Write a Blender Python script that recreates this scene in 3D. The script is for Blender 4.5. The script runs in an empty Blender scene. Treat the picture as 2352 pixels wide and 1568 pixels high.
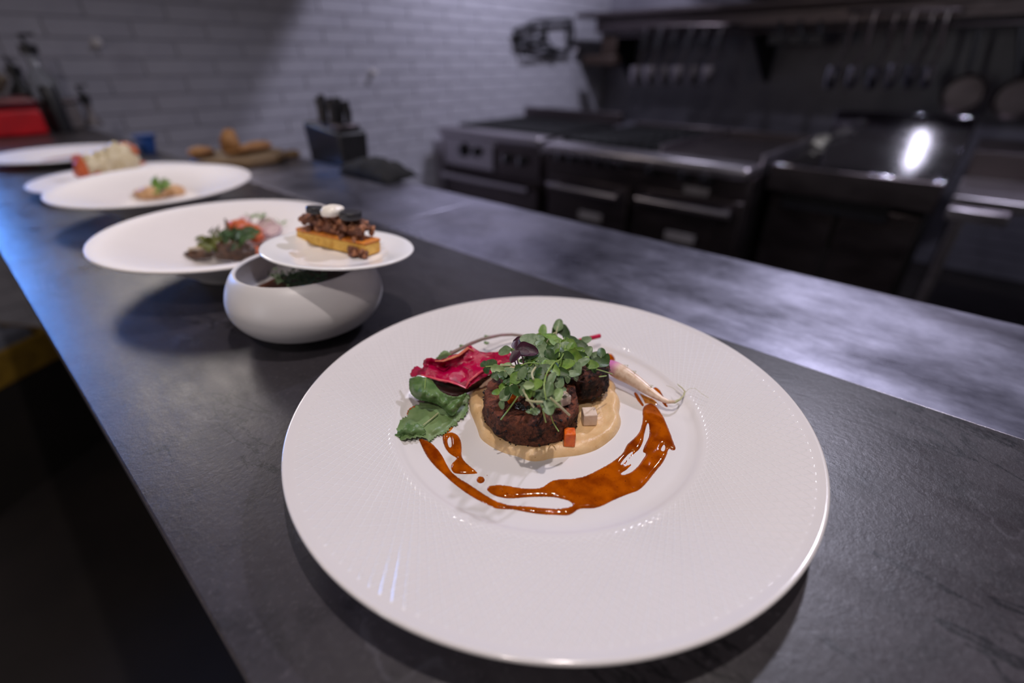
import bpy, bmesh, math, random
import numpy as np
from mathutils import Vector, Matrix, noise, geometry
random.seed(7)
SC = bpy.context.scene
COL = SC.collection
PI = math.pi

# ------------------------------------------------------------------ camera
H = 0.21405754                       # lens height above the counter top (counter top is z = 0)
FPX = 1113.08                        # focal length in pixels of the 2352 px frame
CF = Vector((0.64327107, 0.57986722, -0.49995634)).normalized()
CR = Vector((0.66949447, -0.74281703, -0.00013767)).normalized()
CU = CR.cross(CF).normalized()
camd = bpy.data.cameras.new('camera')
cam = bpy.data.objects.new('camera', camd)
COL.objects.link(cam)
cam.matrix_world = Matrix(((CR.x, CU.x, -CF.x, 0), (CR.y, CU.y, -CF.y, 0), (CR.z, CU.z, -CF.z, H), (0, 0, 0, 1)))
camd.sensor_width = 36.0
camd.lens = 36.0 * FPX / 2352.0
camd.clip_start = 0.01
camd.dof.use_dof = True
camd.dof.focus_distance = 0.292
camd.dof.aperture_fstop = 2.7
SC.camera = cam
SC.view_settings.view_transform = 'Standard'
SC.view_settings.look = 'None'
SC.view_settings.gamma = 1
SC.view_settings.use_curve_mapping = False
SC.view_settings.exposure = 0.0

# ------------------------------------------------------------------ world and lights
w = bpy.data.worlds.new('world')
SC.world = w
w.use_nodes = True
w.node_tree.nodes['Background'].inputs[0].default_value = (0.60, 0.54, 0.58, 1)
w.node_tree.nodes['Background'].inputs[1].default_value = 0.11

def aim(o, target):
    d = Vector(target) - o.location
    o.rotation_euler = d.to_track_quat('-Z', 'Y').to_euler()

def spot(loc, target, power, color, angle, blend, size):
    l = bpy.data.lights.new('ceiling_or_added_spot', 'SPOT')
    l.energy = power; l.color = color; l.spot_size = math.radians(angle); l.spot_blend = blend; l.shadow_soft_size = size
    o = bpy.data.objects.new('ceiling_or_added_spot', l); COL.objects.link(o); o.location = loc; aim(o, target)
    return o

def area(loc, target, power, color, sx, sy, spread=180):
    l = bpy.data.lights.new('area_light', 'AREA')
    l.energy = power; l.color = color; l.shape = 'RECTANGLE'; l.size = sx; l.size_y = sy; l.spread = math.radians(spread)
    o = bpy.data.objects.new('area_light', l); COL.objects.link(o); o.location = loc; aim(o, target)
    return o

WARM = (1.0, 0.90, 0.85)
COOL = (0.82, 0.81, 1.0)
spot((-0.65, -0.26, 1.50), (0.2, 0.5, 0), 31.0, WARM, 95, 0.5, 0.02)
spot((0.25, 0.05, 1.50), (0.2, 0.55, 0), 37.0, WARM, 95, 0.5, 0.02)
spot((0.10, -0.85, 1.50), (0.2, 0.45, 0), 4.0, WARM, 95, 0.5, 0.02)
area((0.42, 2.35, 1.00), (0.08, 0.4, 0), 5.5, WARM, 0.40, 0.40)      # shaded pendant over the far end of the bar
spot((2.9, 1.9, 1.60), (3.1, 2.54, 0.6), 105.0, COOL, 107, 0.12, 0.04)
spot((1.9, 0.2, 1.62), (1.3, 0.6, 0), 85.0, COOL, 110, 0.6, 0.05)
spot((2.6, -0.4, 1.62), (3.2, 0.0, -0.2), 52.0, COOL, 120, 0.6, 0.06)
spot((3.1, 0.3, 1.58), (3.95, 0.3, 0.2), 12.0, COOL, 130, 0.6, 0.03)  # added lamp, only to strike glints from the ladle bowls
spot((3.3, 1.6, 1.60), (3.4, 1.2, -0.2), 30.0, COOL, 120, 0.6, 0.06)  # added lamp over the range, for glints on the hanging steel
area((-0.22, 2.78, 0.46), (-0.05, 0.9, 0.0), 1.7, (0.10, 0.32, 1.0), 0.45, 0.34, 60)   # blue lit display at the end of the bar
area((-2.6, 0.64, 0.40), (2.5, 0.2, 0.0), 7.0, (0.95, 0.95, 1.0), 0.12, 0.75)        # bright doorway of the dining side
area((-2.4, 1.9, 0.10), (2.5, 0.9, -0.1), 3.0, (1.0, 0.74, 0.62), 0.20, 0.40)         # warm lamp of the dining side

# ------------------------------------------------------------------ placement helpers
def ray(u, v):
    return CR * ((u - 1176) / FPX) - CU * ((v - 784) / FPX) + CF
def at(u, v, z=0.0):
    d = ray(u, v); t = (z - H) / d.z
    return Vector((d.x * t, d.y * t, z))
def onX(u, v, x):
    d = ray(u, v); t = x / d.x
    return Vector((x, d.y * t, H + d.z * t))
def onY(u, v, y):
    d = ray(u, v); t = y / d.y
    return Vector((d.x * t, y, H + d.z * t))
def c1(x, y): return (880 + x / 3.0154, 700 + y / 3.0154)
def c2(x, y): return (1080 + x / 4.1275, 700 + y / 4.1275)
def c5(x, y): return (880 + x / 4.357, 760 + y / 4.357)

# ------------------------------------------------------------------ materials
def srgb(r, g, b):
    f = lambda c: (c / 255) / 12.92 if c / 255 <= 0.04045 else ((c / 255 + 0.055) / 1.055) ** 2.4
    return (f(r), f(g), f(b), 1)

class M:
    def __init__(s, name, base, rough=0.5, metal=0.0, spec=0.5):
        s.m = bpy.data.materials.new(name); s.m.use_nodes = True
        s.nt = s.m.node_tree; s.b = s.nt.nodes['Principled BSDF']
        s.col = base if len(base) == 4 else tuple(base) + (1,)
        s.b.inputs['Base Color'].default_value = s.col
        s.b.inputs['Roughness'].default_value = rough
        s.b.inputs['Metallic'].default_value = metal
        s.b.inputs['Specular IOR Level'].default_value = spec
        s.tc = s.nt.nodes.new('ShaderNodeTexCoord')
        s.csock = None; s.bump = None
    def n(s, t, **k):
        n = s.nt.nodes.new(t)
        for a, v in k.items(): setattr(n, a, v)
        return n
    def l(s, a, b): s.nt.links.new(a, b)
    def noise(s, scale, detail=4, rough=0.55, stretch=None, coord='Object', dist=0.0):
        t = s.n('ShaderNodeTexNoise'); t.inputs['Scale'].default_value = scale
        t.inputs['Detail'].default_value = detail; t.inputs['Roughness'].default_value = rough
        t.inputs['Distortion'].default_value = dist
        src = s.tc.outputs[coord]
        if stretch:
            mp = s.n('ShaderNodeMapping'); mp.inputs['Scale'].default_value = stretch[:3]
            if len(stretch) > 3: mp.inputs['Rotation'].default_value = (0, 0, stretch[3])
            s.l(src, mp.inputs['Vector']); src = mp.outputs['Vector']
        s.l(src, t.inputs['Vector'])
        return t.outputs['Fac']
    def ramp(s, sock, lo, hi, a=0.0, b=1.0):
        r = s.n('ShaderNodeMapRange'); r.inputs['From Min'].default_value = lo; r.inputs['From Max'].default_value = hi
        r.inputs['To Min'].default_value = a; r.inputs['To Max'].default_value = b
        s.l(sock, r.inputs['Value']); return r.outputs['Result']
    def mix(s, fac, color):
        m = s.n('ShaderNodeMix', data_type='RGBA')
        s.l(fac, m.inputs['Factor'])
        if s.csock: s.l(s.csock, m.inputs['A'])
        else: m.inputs['A'].default_value = s.col
        m.inputs['B'].default_value = color if len(color) == 4 else tuple(color) + (1,)
        s.csock = m.outputs['Result']; s.l(s.csock, s.b.inputs['Base Color']); return s
    def addbump(s, sock, dist, strength=1.0):
        b = s.n('ShaderNodeBump'); b.inputs['Distance'].default_value = dist; b.inputs['Strength'].default_value = strength
        s.l(sock, b.inputs['Height'])
        if s.bump: s.l(s.bump.outputs['Normal'], b.inputs['Normal'])
        s.bump = b; s.l(b.outputs['Normal'], s.b.inputs['Normal']); return s
    def rough(s, sock): s.l(sock, s.b.inputs['Roughness']); return s
    def sss(s, wt, rad, scale=0.003):
        s.b.inputs['Subsurface Weight'].default_value = wt
        s.b.inputs['Subsurface Radius'].default_value = rad
        s.b.inputs['Subsurface Scale'].default_value = scale
        return s
    def math(s, op, a, b=None):
        n = s.n('ShaderNodeMath', operation=op)
        for i, v in enumerate((a, b)):
            if v is None: continue
            if isinstance(v, (int, float)): n.inputs[i].default_value = v
            else: s.l(v, n.inputs[i])
        return n.outputs[0]

def simple(name, col, rough=0.5, metal=0.0, var=None, scale=60, amt=(0.35, 0.7), bump=None, bscale=None, spec=0.5):
    m = M(name, col, rough, metal, spec)
    if var: m.mix(m.ramp(m.noise(scale), *amt), var)
    if bump: m.addbump(m.noise(bscale or scale), bump)
    return m

# counter stone
ST = M('soapstone', srgb(45, 42, 46), 0.4, 0, 0.5)
ST.mix(ST.ramp(ST.noise(9, 6, 0.6, (1, .35, 1, .25)), .38, .72), srgb(62, 58, 64))
ST.mix(ST.ramp(ST.noise(30, 8, 0.72), .50, .74), srgb(33, 31, 35))
ST.mix(ST.math('MULTIPLY', ST.ramp(ST.noise(420, 3, .6), .56, .72), .5), srgb(84, 80, 86))
ST.mix(ST.math('MULTIPLY', ST.ramp(ST.noise(7, 9, .62, (1.6, .4, 1, .15), dist=1.4), .585, .60), ST.ramp(ST.noise(7, 9, .62, (1.6, .4, 1, .15), dist=1.4), .615, .60)), srgb(22, 21, 25))
_v = ST.n('ShaderNodeTexVoronoi', feature='DISTANCE_TO_EDGE'); _v.inputs['Scale'].default_value = 5.5
_mp = ST.n('ShaderNodeMapping'); _mp.inputs['Scale'].default_value = (1, .3, 1); _mp.inputs['Rotation'].default_value = (0, 0, .45)
_nz = ST.n('ShaderNodeTexNoise'); _nz.inputs['Scale'].default_value = 9; _nz.inputs['Detail'].default_value = 6
_mx = ST.n('ShaderNodeMix', data_type='VECTOR'); _mx.inputs['Factor'].default_value = .12
ST.l(ST.tc.outputs['Object'], _nz.inputs['Vector']); ST.l(ST.tc.outputs['Object'], _mp.inputs['Vector'])
ST.l(_mp.outputs['Vector'], _mx.inputs['A']); ST.l(_nz.outputs['Color'], _mx.inputs['B']); ST.l(_mx.outputs['Result'], _v.inputs['Vector'])
_vein = ST.math('MULTIPLY', ST.ramp(_v.outputs['Distance'], 0.0, 0.008, 1, 0), ST.ramp(ST.noise(14, 5), .5, .68))
ST.mix(ST.math('MULTIPLY', _vein, .35), srgb(104, 102, 112))
_scr = ST.ramp(ST.noise(55, 3, .5, (1, .05, 1, .2)), .70, .76)
ST.mix(ST.math('MULTIPLY', _scr, .35), srgb(95, 93, 98))
ST.rough(ST.ramp(ST.noise(22, 7, .7, (1, .45, 1, .2)), .3, .75, .24, .46))
ST.addbump(ST.noise(260, 6, .7), 0.0004, .5).addbump(ST.noise(70, 4, .6, (1, .12, 1, .2)), .0003, .5)
# steel
def steel(name, col, r0, r1, sc=18, stretch=(1, .3, 1), bump=0.0):
    m = M(name, col, .3, 1.0)
    m.rough(m.ramp(m.noise(sc, 6, .65, stretch), .3, .72, r0, r1))
    if bump: m.addbump(m.noise(5, 3, .5), bump)
    return m
STEELC = steel('counter_steel', srgb(186, 184, 200), .24, .50, 9, (1, .5, 1), 0.0012)
STEELC.mix(STEELC.ramp(STEELC.noise(7, 6, .7), .4, .7), srgb(125, 124, 138))
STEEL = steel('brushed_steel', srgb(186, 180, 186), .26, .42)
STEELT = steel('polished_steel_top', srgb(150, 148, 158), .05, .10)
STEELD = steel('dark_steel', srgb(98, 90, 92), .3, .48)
CHROME = M('chrome', srgb(200, 200, 210), .09, 1.0)
ENAMEL = simple('pale_enamel', srgb(150, 146, 150), .4, 0, var=srgb(132, 128, 132), scale=20)
BLACKM = simple('black_iron', srgb(24, 24, 26), .5, .3, bump=.0004, bscale=200)
BLACKP = simple('black_plastic', srgb(22, 22, 25), .4, 0, var=srgb(34, 33, 38), scale=80)
DARK = simple('dark_laminate', srgb(26, 22, 22), .7, 0, var=srgb(34, 29, 28), scale=6)
FLOORM = simple('quarry_floor', srgb(40, 34, 33), .6, 0, var=srgb(28, 24, 24), scale=3, bump=.001, bscale=40)
CEILM = simple('ceiling_paint', srgb(60, 58, 64), .8, 0, var=srgb(52, 50, 56), scale=2)
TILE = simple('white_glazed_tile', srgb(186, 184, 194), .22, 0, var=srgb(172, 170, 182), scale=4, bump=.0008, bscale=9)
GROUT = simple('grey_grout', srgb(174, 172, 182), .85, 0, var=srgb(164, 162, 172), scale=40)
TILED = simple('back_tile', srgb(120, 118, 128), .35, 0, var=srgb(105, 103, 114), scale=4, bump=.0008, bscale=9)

# porcelain
def porcelain(name, col, rough=.12, stretch=None):
    m = M(name, col, rough, 0, .5)
    m.mix(m.ramp(m.noise(30, 3), .4, .7, 0, .25), tuple(c * .93 for c in col[:3]))
    return m
PORC = porcelain('white_porcelain', (.73, .69, .695, 1), .26)
PORCM = porcelain('matte_cream_porcelain', (.84, .78, .77, 1), .5)
PORCB = porcelain('satin_white_porcelain', (.70, .67, .68, 1), .38)
# engraved crossing lines on the main plate's rim: two families of straight chords tangent to a circle
PEMB = porcelain('engraved_porcelain', (.71, .67, .675, 1), .12)
def engrave(m, NL=150, R0=.082, r_in=.1005, r_out=.1535):
    sp = m.n('ShaderNodeSeparateXYZ'); m.l(m.tc.outputs['Object'], sp.inputs[0])
    x, y = sp.outputs[0], sp.outputs[1]
    r = m.math('SQRT', m.math('ADD', m.math('MULTIPLY', x, x), m.math('MULTIPLY', y, y)))
    th = m.math('ARCTAN2', y, x)
    ac = m.math('ARCCOSINE', m.math('MINIMUM', m.math('DIVIDE', R0, m.math('MAXIMUM', r, .001)), .9999))
    hs = []
    for sgn in (1, -1):
        a = m.math('ADD', th, m.math('MULTIPLY', ac, sgn))
        f = m.math('FRACT', m.math('MULTIPLY', m.math('ADD', a, 10.0), NL / (2 * PI)))
        d = m.math('ABSOLUTE', m.math('SUBTRACT', f, .5))            # 0 on a line
        # distance in metres from the line: d * spacing of the tangents at this radius
        dm = m.math('MULTIPLY', m.math('MULTIPLY', d, 2 * PI / NL), m.math('MULTIPLY', r, m.math('SINE', ac)))
        hs.append(m.ramp(dm, 0.0, .00042, 1, 0))
    h = m.math('MAXIMUM', hs[0], hs[1])
    mask = m.math('MULTIPLY', m.ramp(r, r_in - .002, r_in + .002), m.ramp(r, r_out - .0006, r_out + .0006, 1, 0))
    m.mix(m.math('MULTIPLY', m.math('MULTIPLY', h, mask), .95), (.93, .90, .91))
    m.addbump(m.math('MULTIPLY', h, mask), .00026, 1.0)
engrave(PEMB)

SAUCE = M('glossy_brown_sauce', srgb(174, 82, 3), .06, 0, .6)
SAUCE.mix(SAUCE.ramp(SAUCE.noise(90, 4), .38, .68), srgb(120, 44, 2))
SAUCE.mix(SAUCE.ramp(SAUCE.noise(900, 2), .68, .72), srgb(90, 26, 4))
SAUCE.addbump(SAUCE.noise(200, 2), .0003, .4)
SAUCET = M('thin_sauce_film', srgb(205, 140, 62), .15, 0, .6)
SAUCET.mix(SAUCET.ramp(SAUCET.noise(300, 4), .35, .65), srgb(180, 98, 20))
PUREE = M('pale_puree', srgb(228, 192, 146), .34, 0, .5)
PUREE.mix(PUREE.ramp(PUREE.noise(70, 4), .4, .7), srgb(212, 172, 122))
PUREE.mix(PUREE.ramp(PUREE.noise(800, 2), .72, .76), srgb(150, 100, 60))
PUREE.addbump(PUREE.noise(420, 5, .6), .0005, .6).addbump(PUREE.noise(110, 4, .6), .0012, .5)
PUREE.sss(.2, (1, .6, .35))
def meatm(name, char_lo, char_hi, top):
    m = M(name, srgb(86, 50, 38), .55, 0, .3)
    m.mix(m.ramp(m.noise(500, 8, .75), .42, .66), srgb(*top))
    m.mix(m.ramp(m.noise(260, 8, .7), .5, .68), srgb(48, 26, 22))
    m.mix(m.ramp(m.noise(85, 5, .7, dist=.6), char_lo, char_hi), srgb(24, 17, 19))
    sp = m.n('ShaderNodeSeparateXYZ'); m.l(m.tc.outputs['Object'], sp.inputs[0])
    lit_crust = m.math('MULTIPLY', m.ramp(sp.outputs[2], .0150, .0178), m.ramp(m.noise(330, 6, .7), .40, .56))  # redder seared top, with light from above put into its colour
    m.mix(m.math('MULTIPLY', lit_crust, .8), srgb(150, 84, 62))
    m.mix(m.math('MULTIPLY', m.ramp(m.noise(85, 5, .7, dist=.6), char_lo, char_hi), .9), srgb(24, 17, 19))
    m.addbump(m.noise(700, 8, .75), .0013, 1.0).addbump(m.noise(230, 5, .7), .0016, .8)
    return m
MEAT = meatm('seared_meat', .54, .66, (150, 88, 62))
MEATD = meatm('charred_meat', .44, .60, (98, 58, 48))
CHAR = simple('black_char', srgb(20, 17, 20), .55, 0, bump=.0006, bscale=1500)
def leafm(name, a, b, vein=None, rough=.42, scale=240):
    m = M(name, srgb(*a), rough, 0, .4)
    m.mix(m.ramp(m.noise(scale, 4), .38, .66), srgb(*b))
    m.addbump(m.noise(scale * 2.4, 5), .0003, .5)
    m.b.inputs['Transmission Weight'].default_value = 0.0
    return m
LG = leafm('grey_green_leaf', (122, 142, 106), (88, 112, 72))
LB = leafm('bright_green_leaf', (120, 150, 66), (84, 122, 46))
LD = leafm('dark_green_leaf', (66, 92, 48), (44, 70, 34))
LL = leafm('pale_green_leaf', (150, 170, 120), (120, 146, 88))
LP = leafm('purple_leaf', (66, 24, 46), (40, 16, 34))
LT = leafm('turnip_leaf', (118, 140, 92), (92, 118, 70), scale=90)
LTD = leafm('turnip_leaf_face', (98, 126, 74), (72, 102, 54), scale=90)
LR = M('red_leaf', srgb(176, 1, 64), .2, 0, .5)
LR.mix(LR.ramp(LR.noise(110, 5, .6, dist=.8), .5, .68), srgb(96, 2, 34))
LR.mix(LR.ramp(LR.noise(150, 5, .7, (1, 1, 1), dist=1.2), .64, .76), srgb(206, 84, 92))
LR.addbump(LR.noise(180, 5, .6, dist=1.0), .0018, .8)
LRE = simple('toasted_leaf_edge', srgb(208, 132, 92), .35, 0, var=srgb(196, 84, 76), scale=200, bump=.001, bscale=250)
STEMG = simple('green_stem', srgb(150, 172, 96), .35, 0, var=srgb(120, 150, 70), scale=120)
STEMW = simple('pale_stem', srgb(196, 190, 158), .35, 0, var=srgb(170, 168, 120), scale=120)
STEMP = simple('purple_stem', srgb(146, 104, 108), .4, 0, var=srgb(120, 110, 90), scale=120)
STEMD = simple('dark_purple_stem', srgb(80, 36, 56), .4, 0, var=srgb(100, 60, 70), scale=120)
REDST = simple('crimson_stalk', srgb(170, 6, 52), .25, 0, var=srgb(196, 20, 74), scale=150)
WHITEC = simple('white_turnip_dice', srgb(226, 206, 190), .35, 0, var=srgb(214, 188, 170), scale=250, bump=.0003, bscale=500)
CARROT = simple('orange_carrot', srgb(232, 108, 20), .35, 0, var=srgb(206, 78, 16), scale=250, bump=.0003, bscale=500)
SALTM = simple('flake_salt', srgb(120, 122, 128), .2, 0, var=srgb(90, 92, 100), scale=900)
RADM = M('white_radish', srgb(232, 206, 186), .3, 0, .5)
RADM.mix(RADM.ramp(RADM.noise(260, 5, .6, (1, 1, 1)), .45, .7), srgb(206, 168, 140))
CAKE = M('golden_cake', srgb(240, 192, 92), .55)
CAKE.mix(CAKE.ramp(CAKE.noise(160, 5), .4, .65), srgb(216, 158, 60))
CAKE.addbump(CAKE.noise(500, 5), .001, .8)
CRUST = simple('browned_crust', srgb(222, 138, 44), .45, 0, var=srgb(188, 94, 24), scale=160, bump=.0008, bscale=400)
CRUMB = simple('cocoa_crumble', srgb(138, 86, 62), .5, 0, var=srgb(84, 48, 36), scale=240, bump=.001, bscale=700)
CRUMBL = simple('light_crumble', srgb(182, 120, 82), .5, 0, var=srgb(126, 76, 54), scale=240, bump=.001, bscale=700)
BLKG = simple('black_gel', srgb(40, 38, 42), .35, 0, var=srgb(52, 50, 54), scale=300, bump=.0003, bscale=500)
CREAM = simple('white_cream', srgb(246, 238, 228), .3, 0, var=srgb(236, 226, 214), scale=200)
MUSH = simple('brown_mushroom', srgb(104, 74, 56), .3, 0, var=srgb(44, 32, 27), scale=130, bump=.001, bscale=300)
MUSHL = simple('tan_mushroom', srgb(190, 168, 130), .4, 0, var=srgb(120, 94, 66), scale=160, bump=.0008, bscale=300)
ORNG = simple('orange_vegetable', srgb(214, 108, 58), .4, 0, var=srgb(180, 70, 36), scale=160, bump=.0008, bscale=300)
RSLI = simple('pink_radish_slice', srgb(232, 214, 210), .3, 0, var=srgb(208, 172, 182), scale=140)
FAWN = simple('fawn_tartare', srgb(222, 178, 132), .45, 0, var=srgb(196, 144, 98), scale=160, bump=.001, bscale=300)
PRAWN = simple('pale_fish', srgb(222, 208, 178), .35, 0, var=srgb(200, 180, 138), scale=90, bump=.001, bscale=200)
PRAWNO = simple('orange_shell', srgb(214, 104, 52), .35, 0, var=srgb(170, 70, 36), scale=160, bump=.001, bscale=300)
BREAD = simple('bread_crust', srgb(150, 106, 60), .7, 0, var=srgb(116, 76, 40), scale=30, bump=.002, bscale=60)
BOARD = simple('wooden_board', srgb(120, 96, 66), .6, 0, var=srgb(96, 74, 48), scale=14, bump=.0008, bscale=30)
REDP = simple('red_plastic', srgb(196, 6, 24), .4, 0, var=srgb(160, 4, 20), scale=12)
BLUEP = simple('blue_plastic', srgb(30, 66, 128), .5, 0, var=srgb(24, 50, 100), scale=30)
GREYP = simple('grey_container', srgb(112, 104, 106), .45, 0, var=srgb(92, 86, 88), scale=30)
KRAFT = simple('brown_cloth', srgb(92, 80, 66), .85, 0, var=srgb(66, 56, 46), scale=40, bump=.002, bscale=60)
YELL = simple('yellow_crate', srgb(150, 118, 36), .6, 0, var=srgb(110, 84, 28), scale=20)
BINS = simple('grey_bin', srgb(120, 124, 140), .6, 0, var=srgb(96, 98, 112), scale=20)
CLOTH = simple('pale_kitchen_cloth', srgb(190, 186, 172), .8, 0, var=srgb(160, 156, 142), scale=30, bump=.002, bscale=60)
BROWN = simple('dark_brown_wood', srgb(50, 34, 26), .6, 0, var=srgb(34, 22, 18), scale=30)
GLASSB = M('clear_bottle', (.6, .62, .66, 1), .12); GLASSB.b.inputs['Transmission Weight'].default_value = .75
GLASSB.mix(GLASSB.ramp(GLASSB.noise(30), .4, .7, 0, .2), (.6, .65, .8))

# ------------------------------------------------------------------ mesh builder
class B:
    def __init__(s): s.v = []; s.f = []
    def add(s, vs, fs):
        k = len(s.v); s.v += [Vector(p) for p in vs]; s.f += [tuple(i + k for i in f) for f in fs]; return s
    def box(s, lo, hi, M4=None):
        x0, y0, z0 = lo; x1, y1, z1 = hi
        vs = [Vector(p) for p in ((x0, y0, z0), (x1, y0, z0), (x1, y1, z0), (x0, y1, z0), (x0, y0, z1), (x1, y0, z1), (x1, y1, z1), (x0, y1, z1))]
        if M4: vs = [M4 @ p for p in vs]
        return s.add(vs, [(0, 3, 2, 1), (4, 5, 6, 7), (0, 1, 5, 4), (1, 2, 6, 5), (2, 3, 7, 6), (3, 0, 4, 7)])
    def tube(s, pts, r, n=8, cap=True, flat=1.0):
        pts = [Vector(p) for p in pts]; R_ = r if isinstance(r, (list, tuple)) else [r] * len(pts)
        up = Vector((0, 0, 1)); vs = []; fs = []; prev = None
        for i, p in enumerate(pts):
            t = (pts[min(i + 1, len(pts) - 1)] - pts[max(i - 1, 0)]).normalized()
            if prev is None:
                a = t.cross(up)
                if a.length < .1: a = t.cross(Vector((1, 0, 0)))
                a.normalize()
            else:
                a = (prev - t * prev.dot(t)); a = a.normalized() if a.length > 1e-6 else prev
            prev = a; b = t.cross(a)
            for k in range(n):
                th = 2 * PI * k / n
                vs.append(p + (a * math.cos(th) + b * math.sin(th) * flat) * R_[i])
        for i in range(len(pts) - 1):
            for k in range(n):
                fs.append((i * n + k, i * n + (k + 1) % n, (i + 1) * n + (k + 1) % n, (i + 1) * n + k))
        if cap: fs += [tuple(reversed(range(n))), tuple(range((len(pts) - 1) * n, len(pts) * n))]
        return s.add(vs, fs)
    def lathe(s, prof, c, n=64, M4=None, closed=False):
        """prof: list of (r, z); profile runs as given; r == 0 ends are poles"""
        vs = []; fs = []; rings = []
        for r, z in prof:
            if r <= 1e-7: rings.append([len(vs)]); vs.append(Vector((0, 0, z)))
            else:
                rings.append(list(range(len(vs), len(vs) + n)))
                vs += [Vector((r * math.cos(2 * PI * k / n), r * math.sin(2 * PI * k / n), z)) for k in range(n)]
        pairs = list(zip(rings, rings[1:])) + ([(rings[-1], rings[0])] if closed else [])
        for a, b in pairs:
            if len(a) == 1 and len(b) == 1: continue
            for k in range(n):
                k2 = (k + 1) % n
                if len(a) == 1: fs.append((a[0], b[k], b[k2]))
                elif len(b) == 1: fs.append((a[k], b[0], a[k2]))
                else: fs.append((a[k], b[k], b[k2], a[k2]))
        T = M4 if M4 else Matrix.Translation(Vector(c))
        return s.add([T @ p for p in vs], fs)
    def blob(s, c, rad, seed=0, amp=.15, freq=1.5, nu=12, nv=18, M4=None, power=1.0):
        vs = []; fs = []; c = Vector(c)
        for i in range(nu + 1):
            ph = -PI / 2 + PI * i / nu
            for k in range(nv):
                th = 2 * PI * k / nv
                d = Vector((math.cos(ph) * math.cos(th), math.cos(ph) * math.sin(th), math.sin(ph)))
                q = Vector([math.copysign(abs(x) ** power, x) for x in d])
                m = 1 + amp * noise.noise(d * freq + Vector((seed * 3.7, seed * 1.3, 0))) * 2
                p = Vector((q.x * rad[0], q.y * rad[1], q.z * rad[2])) * m
                if M4: p = M4 @ p
                vs.append(c + p)
        for i in range(nu):
            for k in range(nv):
                fs.append((i * nv + k, i * nv + (k + 1) % nv, (i + 1) * nv + (k + 1) % nv, (i + 1) * nv + k))
        return s.add(vs, fs)
    def displace(s, amp, freq, seed=0, zmin=-9):
        cen = sum(s.v, Vector()) / len(s.v)
        for i, p in enumerate(s.v):
            n_ = noise.noise_vector(p * freq + Vector((seed, seed * 2, 0)))
            q = p + n_ * amp
            s.v[i] = Vector((q.x, q.y, max(q.z, zmin)))
        return s

def make(name, b, mat, parent=None, bevel=0, smooth=True, origin=None, solid=0, segs=2, subd=0, angle=40):
    me = bpy.data.meshes.new(name)
    if parent is not None: org = Vector(parent.get('_o', (0, 0, 0)))
    elif origin is not None: org = Vector(origin)
    else: org = Vector((0, 0, 0))
    me.from_pydata([tuple(p - org) for p in b.v], [], b.f)
    me.validate(); 
    bm = bmesh.new(); bm.from_mesh(me); bmesh.ops.remove_doubles(bm, verts=bm.verts, dist=1e-7)
    if all(len(f.verts) for f in bm.faces): bmesh.ops.recalc_face_normals(bm, faces=bm.faces)
    bm.to_mesh(me); bm.free()
    o = bpy.data.objects.new(name, me); COL.objects.link(o)
    if parent is not None: o.parent = parent; o['_o'] = tuple(org)
    else: o.location = org; o['_o'] = tuple(org)
    for m in (mat if isinstance(mat, (list, tuple)) else [mat]): me.materials.append(m.m)
    if smooth:
        me.shade_smooth()
        if angle:
            me.set_sharp_from_angle(angle=math.radians(angle))
    if bevel:
        md = o.modifiers.new('bevel', 'BEVEL'); md.width = bevel; md.segments = segs; md.limit_method = 'ANGLE'; md.angle_limit = .6
        if smooth: me.shade_smooth(); md.harden_normals = False
    if solid:
        md = o.modifiers.new('solidify', 'SOLIDIFY'); md.thickness = solid; md.offset = 0
    if subd:
        md = o.modifiers.new('subd', 'SUBSURF'); md.levels = subd; md.render_levels = subd
    return o

def tag(o, label, cat, group=None, kind=None):
    o['label'] = label; o['category'] = cat
    if group: o['group'] = group
    if kind: o['kind'] = kind
    return o
def thing(name, label, cat, loc=(0, 0, 0), group=None):
    o = bpy.data.objects.new(name, None); COL.objects.link(o); o.location = loc; o.empty_display_size = .02
    o['_o'] = tuple(loc)
    return tag(o, label, cat, group)
def struct(name, b, mat, **k):
    o = make(name, b, mat, **k); o['kind'] = 'structure'; return o

# ------------------------------------------------------------------ room shell
FZ = -1.07; YW = 2.9; XB = 4.54; ZC = 1.75
b = B().box((-4.0, -3.0, FZ - .05), (XB + .1, YW + .1, FZ)); struct('floor', b, FLOORM, smooth=False)
b = B().box((-4.0, -3.0, ZC), (XB + .1, YW + .1, ZC + .05)); struct('ceiling', b, CEILM, smooth=False)
b = B().box((-4.0, YW, FZ), (XB + .1, YW + .1, ZC)); wl = struct('wall_back', b, GROUT, smooth=False)
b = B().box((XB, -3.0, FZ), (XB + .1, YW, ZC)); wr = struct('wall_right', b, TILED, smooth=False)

# tiles on the end wall: glazed running bond, the ones in view as pieces
TW, TH, GAP, TD = .300, .072, .0050, .008
tb = B().box((GAP / 2, -TD, GAP / 2), (TW - GAP / 2, .001, TH - GAP / 2))
tile0 = make('tile', tb, TILE, parent=wl, bevel=.002, segs=1)
tile0.data.materials.clear(); tile0.data.materials.append(TILE.m)
cells = []
rows = int((0.75 + .62) / TH)
for r in range(int((ZC - FZ) / TH)):
    z = FZ + r * TH
    for c in range(-13, 16):
        x = c * TW + (TW / 2 if r % 2 else 0)
        cells.append((x, z))
def vis(x, z):
    p = Vector((x + TW / 2, YW, z + TH / 2 - H)); d = p.dot(CF)
    if d <= 0: return 1e9
    u = 1176 + FPX * p.dot(CR) / d; v = 784 - FPX * p.dot(CU) / d
    if -20 < u < 1390 and -20 < v < 430: return d
    return 1e9
cells.sort(key=lambda t: vis(*t))
for i, (x, z) in enumerate(cells[:300]):
    o = tile0 if i == 0 else tile0.copy()
    if i: COL.objects.link(o); o.parent = wl
    o.location = (x, YW, z)
rest = B()
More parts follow.
